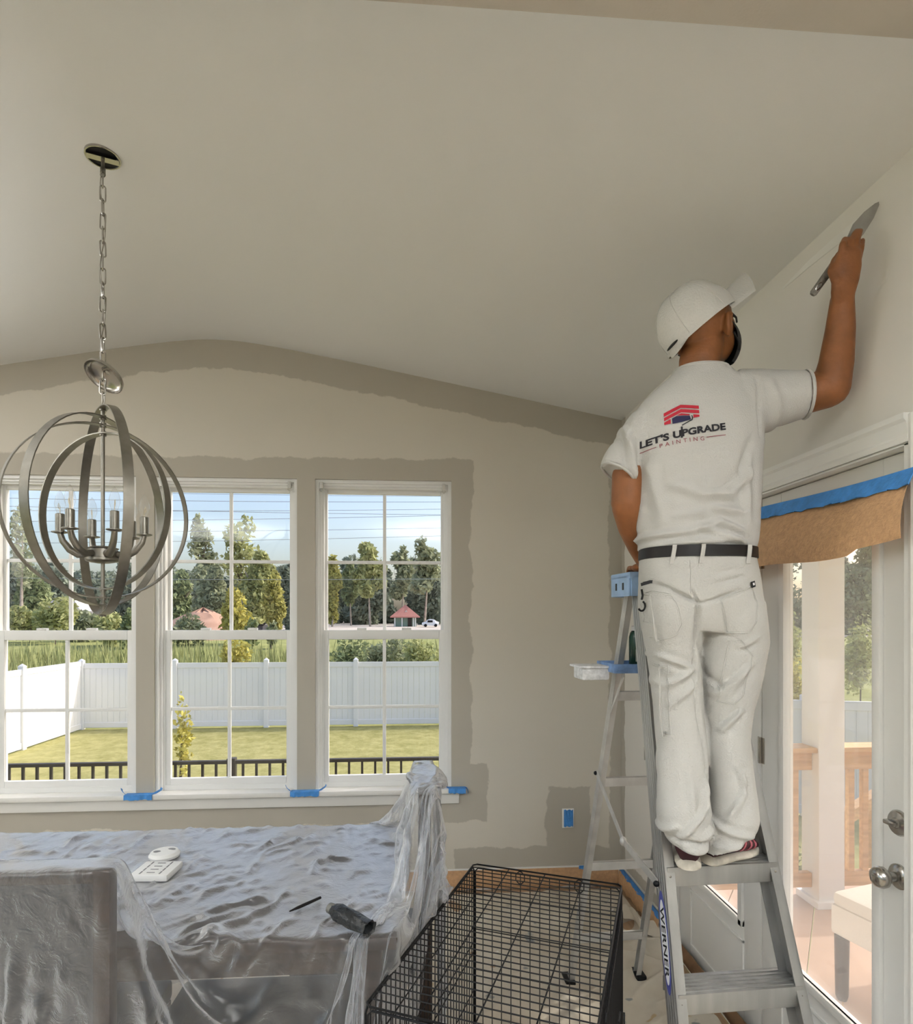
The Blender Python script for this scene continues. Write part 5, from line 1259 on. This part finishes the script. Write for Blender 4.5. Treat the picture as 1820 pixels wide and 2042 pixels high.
# sleeve hems
q = MB(); c_ = W(1606, 787, BZ-.036); q.tube(circ(c_, RIGHT*.97-AWAY*.2+UP*.05, .0655, .0695, UP, 30), .0045, 6, True); q.build('sleeve_hem', M_SHIRT, shirt, True)
q = MB(); c_ = W(1231.5, 945, BZ); q.tube(circ(c_, ce[-1]-ce[0], .0520, .0655, RIGHT, 30), .0045, 6, True); q.build('sleeve_hem', M_SHIRT, shirt, True)
q = MB(); q.tube([Vector(p)-UP*.004 for p in el(724, 1344, 1447, .071)], .005, 6, True); q.build('collar', M_SHIRT, shirt, True)
# printed logo, laid onto the cloth
SB = BVHTree.FromPolygons([tuple(v) for v in co], [tuple(p_.vertices) for p_ in me.polygons])
def stick(u, v, off=.0016):
    p_ = W(u, v, 1.635)-AWAY*.4; h_ = SB.ray_cast(p_, AWAY)
    return (h_[0]+h_[1]*off) if h_[0] is not None else W(u, v, 1.64)
M_INKR = mat('red_ink', (.42, .012, .03), .7, var=.1); M_INKB = mat('navy_ink', (.014, .014, .06), .7, var=.2); M_INKK = mat('black_ink', (.012, .011, .016), .7, var=.1); M_INKM = mat('maroon_ink', (.22, .03, .045), .7)
def cr(x, y): return (1260+x*.12088, 780+y*.12088)
def patch(name, polys, m_, off=.0016):
    bm = bmesh.new()
    for po in polys: bm.faces.new([bm.verts.new((x, y, 0)) for x, y in po])
    bmesh.ops.triangulate(bm, faces=bm.faces[:]); bmesh.ops.subdivide_edges(bm, edges=bm.edges[:], cuts=3, use_grid_fill=True); bm.verts.index_update()
    vs = [stick(*cr(v.co.x, v.co.y), off) for v in bm.verts]; fs = [tuple(v.index for v in f.verts) for f in bm.faces]; bm.free()
    return mkobj(name, vs, fs, m_, shirt)
patch('logo_roof', [[(597, 300), (855, 175), (855, 232), (597, 362)], [(855, 175), (1138, 208), (1138, 264), (855, 232)], [(597, 382), (855, 254), (855, 312), (597, 440)], [(855, 254), (1138, 286), (1138, 344), (855, 312)],
      [(597, 462), (692, 414), (692, 492), (597, 504)], [(1040, 355), (1138, 366), (1138, 402), (1040, 418)], [(780, 362), (855, 330), (985, 350), (985, 372)]], M_INKR)
patch('logo_roller', [[(712, 408), (780, 372), (985, 380), (1000, 446), (860, 480), (715, 502)]], M_INKB, .0019)
patch('logo_roller_frame', [[(1008, 372), (1022, 372), (1034, 408), (1016, 408)], [(1016, 408), (1034, 408), (1026, 452), (1010, 444)], [(1010, 444), (1026, 452), (860, 548), (850, 532)], [(836, 560), (866, 560), (866, 748), (836, 748)]], M_INKK, .002)
def lettering(name, txt, x0, y0, x1, y1, hgt, m_, bold, sp=1., nrow=2.):
    vs, fs = textmesh(txt, 1., bold, sp); xa, xb = min(v.x for v in vs), max(v.x for v in vs); yb = max(v.y for v in vs); ya = 0.
    bm = bmesh.new(); V = [bm.verts.new(v) for v in vs]
    for f in fs:
        try: bm.faces.new([V[i] for i in f])
        except ValueError: pass
    bmesh.ops.triangulate(bm, faces=bm.faces[:]); bm.verts.index_update(); out = []
    for v in bm.verts:
        t = (v.co.x-xa)/(xb-xa); s = v.co.y/yb
        out.append(stick(*cr(x0+(x1-x0)*t+s*-6, y0+(y1-y0)*t-hgt*s-14*math.sin(PI*t)), .0018))
    fs = [tuple(q_.index for q_ in f.verts) for f in bm.faces]; bm.free()
    return mkobj(name, out, fs, m_, shirt)
lettering('logo_lettering', "LET'S UPGRADE", 250, 838, 1560, 622, 118, M_INKK, .04)
lettering('logo_lettering', 'PAINTING', 530, 884, 1200, 806, 66, M_INKM, .0, 1.75)
patch('logo_rule', [[(255, 908), (480, 856), (480, 866), (255, 920)], [(1235, 748), (1555, 708), (1555, 718), (1235, 760)]], M_INKM)
# ---- trousers
Q = MB()
Q.rings([el(v, a, b, d_, BZ-.004) for v, a, b, d_ in ((1098, 1279, 1499, .119), (1112, 1278, 1500, .123), (1150, 1276, 1506, .130), (1200, 1275, 1513, .132), (1235, 1280, 1515, .118), (1262, 1300, 1500, .10))])
def leg(rows, dz=0.): Q.rings([el(r_[0], r_[1], r_[2], r_[3], BZ+r_[4]+dz, 30, 2.15, r_[5] if len(r_) > 5 else 0.) for r_ in rows])
leg(((1200, 1277, 1396, .120, -.006), (1240, 1282, 1396, .117, -.006), (1290, 1290, 1391, .106, 0), (1350, 1300, 1392, .094, -.006), (1420, 1305, 1396, .084, -.018), (1490, 1311, 1404, .078, -.038), (1560, 1315, 1409, .079, -.062), (1620, 1312, 1412, .080, -.082), (1652, 1311, 1416, .080, -.090), (1676, 1319, 1417, .078, -.092), (1690, 1329, 1411, .074, -.092), (1698, 1336, 1406, .070, -.092)))
leg(((1200, 1386, 1514, .120, -.006), (1240, 1387, 1518, .117, -.006), (1285, 1394, 1523, .108, 0), (1350, 1397, 1513, .097, -0.004), (1420, 1401, 1494, .087, -0.012), (1480, 1405, 1487, .082, -0.024), (1530, 1410, 1491, .082, -0.036), (1600, 1414, 1501, .085, -0.054), (1645, 1412, 1504, .086, -0.066), (1666, 1411, 1499, .083, -0.07), (1680, 1408, 1490, .080, -0.072, .010), (1692, 1404, 1478, .076, -0.073, .020), (1700, 1401, 1464, .072, -0.073, .022)))
me = vox(Q, .0048, 5); co, nn = meshnp(me)
PF = [(1340, 1178, 1388, 1203, -12, 4, 'b'), (1388, 1203, 1392, 1290, -12, 4, 'b'), (1392, 1290, 1394, 1400, -6, 4, 'b'), (1394, 1400, 1408, 1500, -5, 4, 'b'), (1408, 1500, 1414, 1690, -5, 4, 'b'), (1396, 1204, 1470, 1178, -9, 4, 'b'), (1375, 1178, 1386, 1200, -8, 3, 'b'),
      (1396, 1270, 1430, 1350, -6, 5, 'b'), (1430, 1350, 1450, 1375, -5, 5, 'b'), (1420, 1165, 1480, 1150, -5, 4, 'b'), (1410, 1145, 1490, 1130, -3, 4, 'b'), (1310, 1160, 1345, 1178, -6, 4, 'b'), (1400, 1262, 1470, 1272, -4, 4, 'b'),
      (1326, 1310, 1388, 1336, 6, 5, 'b'), (1340, 1370, 1390, 1335, 6, 6, 'b'), (1345, 1410, 1392, 1365, 5, 6, 'b'), (1305, 1320, 1330, 1372, 5, 5, 'b'), (1440, 1390, 1505, 1325, 7, 6, 'b'), (1448, 1460, 1485, 1418, 8, 5, 'b'), (1455, 1395, 1490, 1345, 5, 6, 'b'),
      (1330, 1520, 1318, 1590, 5, 8, 'b'), (1370, 1540, 1372, 1620, 4, 7, 'b'), (1345, 1660, 1400, 1600, 8, 6, 'b'), (1400, 1600, 1408, 1550, 6, 6, 'b'), (1335, 1668, 1405, 1672, -9, 5, 'b'), (1385, 1662, 1412, 1640, 7, 5, 'b'), (1318, 1660, 1336, 1640, 6, 6, 'b'),
      (1440, 1640, 1478, 1580, 6, 6, 'b'), (1420, 1650, 1490, 1662, 6, 6, 'b'), (1425, 1640, 1440, 1650, 5, 5, 'b'), (1478, 1580, 1482, 1540, 6, 5, 'b'), (1420, 1690, 1470, 1680, 4, 6, 'b'), (1470, 1530, 1480, 1560, 5, 5, 'b'), (1355, 1690, 1400, 1685, 5, 5, 'b'),
      (1480, 1290, 1515, 1270, 4, 5, 'b'), (1480, 1300, 1518, 1285, -4, 4, 'b')]
nf2 = np.array([math.sin(p[0]*23+p[2]*15)*math.sin(p[2]*21-p[0]*17) for p in co])*.0016
co = co+nn*(fold_field(co, nn, PF, 1.65, 1.7)+nf2)[:, None]; setnp(me, co); me.materials.append(M_PANTS)
pants = bpy.data.objects.new('trousers', me); COL.objects.link(pants); setparent(pants, person); pants['label'] = 'loose off-white painter trousers with stitched pockets'
PB = BVHTree.FromPolygons([tuple(v) for v in co], [tuple(p_.vertices) for p_ in me.polygons])
def stickp(u, v, off=.003):
    p_ = W(u, v, 1.65)-AWAY*.4; h_ = PB.ray_cast(p_, AWAY); return (h_[0]+h_[1]*off) if h_[0] is not None else W(u, v, 1.66)
def pocket(name, poly, m_=None, off=.0032, cuts=5):
    if m_ is None:                                          # pocket shown by its double-stitched outline
        q = MB()
        for grow in (0, 3.2):
            cx_ = sum(p_[0] for p_ in poly)/len(poly); cy_ = sum(p_[1] for p_ in poly)/len(poly); P = []
            for i in range(len(poly)):
                (x0_, y0_), (x1_, y1_) = poly[i], poly[(i+1) % len(poly)]; nn_ = max(2, int(math.hypot(x1_-x0_, y1_-y0_)/5))
                for k in range(nn_):
                    x_, y_ = x0_+(x1_-x0_)*k/nn_, y0_+(y1_-y0_)*k/nn_; d_ = math.hypot(x_-cx_, y_-cy_); P.append(stickp(x_-(x_-cx_)/d_*grow, y_-(y_-cy_)/d_*grow, .0006))
            q.tube(P, .0017 if grow == 0 else .0009, 5, True)
        return q.build(name, M_PANTS, pants, True)
    bm = bmesh.new(); bm.faces.new([bm.verts.new((x, y, 0)) for x, y in poly]); bmesh.ops.triangulate(bm, faces=bm.faces[:]); bmesh.ops.subdivide_edges(bm, edges=bm.edges[:], cuts=cuts, use_grid_fill=True); bm.verts.index_update()
    vs = [stickp(v.co.x, v.co.y, off) for v in bm.verts]; fs = [tuple(v.index for v in f.verts) for f in bm.faces]; bm.free()
    return mkobj(name, vs, fs, m_, pants, True)
pocket('back_pocket', [(1296, 1185), (1312, 1176), (1340, 1184), (1352, 1215), (1358, 1245), (1350, 1268), (1330, 1276), (1308, 1278)])
pocket('back_pocket', [(1430, 1196), (1500, 1168), (1510, 1200), (1508, 1240), (1495, 1262), (1450, 1262)])
pocket('tool_pocket', [(1314, 1330), (1341, 1330), (1343, 1380), (1344, 1468), (1321, 1470), (1316, 1420)])
pocket('tool_pocket', [(1460, 1278), (1480, 1276), (1506, 1308), (1488, 1390), (1470, 1408), (1444, 1404), (1452, 1340)])
pocket('pocket_slit', [(1277, 1163), (1295, 1157), (1307, 1157), (1316, 1161), (1298, 1163), (1278, 1169)], M_DARK, .0035)
q = pocket('brand_tag', [(1492, 1161), (1503, 1158), (1505, 1170), (1494, 1173)], M_DARK, .005, 2)
pocket('tag_print', [(1496, 1163), (1501, 1162), (1502, 1167), (1497, 1168)], M_STW, .0062, 1)
for s in (((1309, 1232), (1326, 1262)),):
    pass
q = MB(); q.tube([stickp(1374, v, .002) for v in range(1118, 1190, 6)], .0014, 5); q.build('centre_seam', M_PANTS, pants, True)
# belt and loops
q = MB(); R = []
for v, g in ((1088.5, .121), (1087.5, .1265), (1109.5, .1275), (1110.5, .122)): R.append([p_ for p_ in el(v, 1279.5-(g-.121)*420, 1498.5+(g-.121)*420, g, BZ-.004, 48)])
q.rings(R+[R[0]], False); q.build('belt', M_LEATHER, person, True)
bl = [v for v in q.v]; LB = BVHTree.FromPolygons([tuple(v) for v in q.v], [tuple(f) for f in q.f])
for u in (1344, 1396, 1494):
    q = MB(); P = []
    for v in (1086, 1092, 1100, 1108, 1116, 1124):
        h_ = LB.ray_cast(W(u-(1100-v)*-.15, min(max(v, 1090), 1108), 1.65)-AWAY*.4, AWAY); y_ = h_[0] if h_[0] is not None else stickp(u, v)
        g = W(u-(v-1100)*.22, v, 1.65); P.append(Vector((y_.x, y_.y, g.z))-AWAY*(.0045 if 1088 < v < 1112 else .002))
    ribbon(q, P, .011, .003, RIGHT); q.build('belt_loop', M_PANTS, pants, True)
# key clip at the hip
q = MB(); c_ = W(1279, 1196, 1.72); q.tube([c_+UP*.03, c_+UP*.012+RIGHT*.003, c_], .003, 6); q.tube([c_-UP*.018+(RIGHT*math.cos(t)*.010+UP*math.sin(t)*.014) for t in np.linspace(-2.6, 1.2, 10)], .0028, 6); q.build('key_clip', M_BLACK, pants, True)
# ---- shoes
M_SHOE = mat('shoe_upper', (.045, .012, .016), .7, var=.4, scale=20); M_STR = mat('shoe_stripe', (.42, .11, .14), .6); M_SOLE = mat('shoe_sole', (.62, .58, .50), .6, var=.25, scale=25)
SZ = FZ+.91+.003
def shoe(heel, dirv, L=.275):
    d_ = Vector(dirv).normalized(); s_ = Vector((-d_.y, d_.x, 0)); r_ = empty('shoe', Vector((heel.x, heel.y, SZ))); setparent(r_, person)
    def sec(t, z0, z1, wd, n=18, pw=2.6):
        c_ = Vector((heel.x, heel.y, 0))+d_*L*t; o_ = []
        for j in range(n):
            a = 2*PI*j/n; x = math.copysign(abs(math.cos(a))**(2/pw), math.cos(a)); y = math.copysign(abs(math.sin(a))**(2/pw), math.sin(a)); o_.append(c_+s_*wd*x+UP*(SZ+(z0+z1)/2+(z1-z0)/2*y))
        return o_
    q = MB(); q.rings([sec(t, 0, z, w_) for t, z, w_ in ((0, .024, .024), (.02, .03, .033), (.15, .03, .037), (.4, .026, .036), (.65, .024, .044), (.85, .024, .04), (.96, .026, .026), (1., .026, .012))]); so_ = q.build('sole', M_SOLE, r_, True)
    q = MB(); q.rings([sec(t, .02, z, w_, 18, 2.2) for t, z, w_ in ((.015, .05, .02), (.03, .085, .030), (.15, .095, .034), (.32, .10, .035), (.5, .085, .037), (.7, .062, .042), (.88, .05, .036), (.97, .04, .02))]); up_ = q.build('upper', M_SHOE, r_, True)
    UB = BVHTree.FromPolygons([tuple(v) for v in q.v], [tuple(f) for f in q.f])
    for sd in (1, -1):
        for k in range(4):
            P = []
            for i in range(6):
                t = .42+.11*k+.05*i/5; z = .034+.035*i/5-.006*k; c_ = Vector((heel.x, heel.y, SZ+z))+d_*L*t
                h_ = UB.ray_cast(c_+s_*sd*.15, -s_*sd)
                if h_[0] is not None: P.append(h_[0]+s_*sd*.0012)
            if len(P) > 2: q = MB(); ribbon(q, P, .007, .002, d_); q.build('stripe', M_STR, up_, True)
    return r_
hl = CW((1374-CU)/FP*1.685, 1.685, 0); shoe(hl, AWAY*.97+RIGHT*.24)
hr_ = CW((1410-CU)/FP*1.725, 1.725, 0); shoe(hr_, RIGHT*.87+AWAY*.49, .208)
# ---- cap
cap_c = W(1389, 657, BZ+.005); kx = BZ/FP
Fc = (RIGHT*.785+UP*.62)*.98+AWAY*.14; Fc.normalize(); Sc = -AWAY; Sc = (Sc-Fc*Sc.dot(Fc)).normalized(); Uc = Fc.cross(Sc)
if Uc.z < 0: Uc = -Uc
M_CAP = mat('cap_cotton', (.60, .59, .565), .9, var=.05, scale=8, bump=.25, bscale=180)
def Cc(f, s, u): return cap_c+Fc*f*kx+Sc*s+Uc*u*kx
q = MB(); R = []; nu, nv = 48, 14
for i in range(nv+1):
    ph = PI/2*i/nv; row = []
    for j in range(nu):
        t = 2*PI*j/nu; cr_ = math.cos(ph)**.82; seam = 1-.016*max(0, math.cos(t*3+.5))**10
        wr = 1+.016*math.sin(t*9+ph*5)*math.sin(ph*2)+.012*math.sin(t*5-ph*9)
        row.append(Cc(7+79*cr_*math.cos(t)*seam*wr, .103*cr_*math.sin(t)*seam*wr, -8+94*math.sin(ph)**.92*(1+.02*math.sin(t*2))))
    R.append(row)
inner = [[p_*1.0+(cap_c+Uc*.02-p_)*.035 for p_ in r_] for r_ in reversed(R)]
q.rings(R+inner, True); q.f.pop(); q.f.pop(); n0 = nu
capo = q.build('cap', M_CAP, person, True); capo['label'] = 'white baseball cap with a curved bill'
q = MB(); q.ball(Cc(7, 0, 86), (.006, .006, .004), 10, 6, (Fc, Sc, Uc)); q.build('cap_button', M_CAP, capo, True)
R = []
for i in range(17):
    s = -1+2*i/16; row = []
    f1 = 152-46*s*s
    for k in range(7):
        t = k/6; f = 66+(f1-66)*t-26*s*s*(1-t); row.append(Cc(f, .084*s*(1-.04*t), 24-38*s*s+10*t*(1-s*s)))
    R.append(row+[p_-Uc*.004 for p_ in reversed(row)])
q = MB(); q.rings(R); q.build('bill', M_CAP, capo, True)
for k in range(6):
    t = 2*PI*k/6+.35; q = MB(); q.tube([Cc(7+79.6*math.cos(ph)**.82*math.cos(t), .1037*math.cos(ph)**.82*math.sin(t), -8+94.6*math.sin(ph)**.92*(1+.02*math.sin(t*2))) for ph in np.linspace(.05, PI/2-.05, 16)], .0011, 5); q.build('seam', M_CAP, capo, True)
# back opening with strap
q = MB(); P = [Cc(-73+20*abs(x)**2, .05*x, -2-8*(1-x*x)) for x in np.linspace(-1, 1, 11)]; ribbon(q, P, .016, .003, Uc); q.build('strap', M_CAP, capo, True)
q = MB(); q.ball(Cc(-70, .012, 3), (.010, .030, .004), 14, 8, (Fc, Sc, Uc)); q.build('strap_opening', M_DARK, capo, True)
# ---- mask
q = MB(); R = []
for i in range(13):
    ph = -1+2*i/12; row = []
    for j in range(15):
        th = (-1+2*j/14)*1.35; rr_ = math.sqrt(max(0., 1-(.72*ph)**2))
        row.append(H_(.034+.090*math.cos(th)*rr_*(.96+.08*(1-ph*ph)), .070*math.sin(th)*rr_, -.056+.062*ph))
    R.append(row+[p_-Fh*.003 for p_ in reversed(row)])
q.rings(R); mask = q.build('face_mask', M_DARK, person, True)
for s in (1, -1):
    for z0, z1, zz in ((-.012, -.004, 0), (-.09, -.055, 0)):
        q = MB(); q.tube([H_(.060, .064*s, z0), H_(.03, .081*s, (z0+z1)/2), H_(-.006, .092*s, z1)], .0030, 6); q.build('ear_loop', M_DARK, mask, True)
# ---- taping knife
M_STEEL = mat('knife_steel', (.34, .33, .31), .38, metal=.7, var=.2, scale=20)
ka, kb, kc = W(1619, 588, 1.665), W(1688, 492, 1.632), W(1752, 403, 1.618)
kc = onX(1752, 403, RX-.006)
kd = (kc-ka).normalized(); kn = (AWAY-kd*AWAY.dot(kd)).normalized(); ks = kd.cross(kn)
root = empty('taping_knife', ka, 'long grey taping knife loaded with filler, held against the wall', 'taping knife')
q = MB(); R = []
Lk = (kc-ka).length
for t, wd, th in ((0, .007, .005), (.02, .010, .007), (.12, .010, .007), (.3, .011, .0075), (.48, .012, .007), (.54, .012, .005)): R.append([ka+kd*Lk*t+ks*wd*math.cos(a)+kn*th*math.sin(a) for a in np.linspace(0, 2*PI, 14, False)])
q.rings(R); h1 = q.build('handle', mat('knife_handle', (.20, .185, .165), .5, var=.5, scale=60), root, True)
q = MB(); c_ = ka+kd*.022-kn*.0068; q.tube([c_+(kd*math.cos(t)*.011+ks*math.sin(t)*.0045) for t in np.linspace(0, 2*PI, 16, False)], .0016, 5, True); q.build('hanging_hole', M_CHROME, h1, True)
q = MB(); poly = [(.52, .010), (.60, .017), (.72, .026), (.86, .020), (.97, .008), (1., .001), (.98, -.006), (.86, -.016), (.70, -.020), (.60, -.016), (.52, -.010)]
q.prism([ka+kd*Lk*t+ks*s_*.85-kn*.0012 for t, s_ in poly], kn*.0024); q.build('blade', M_STEEL, root)
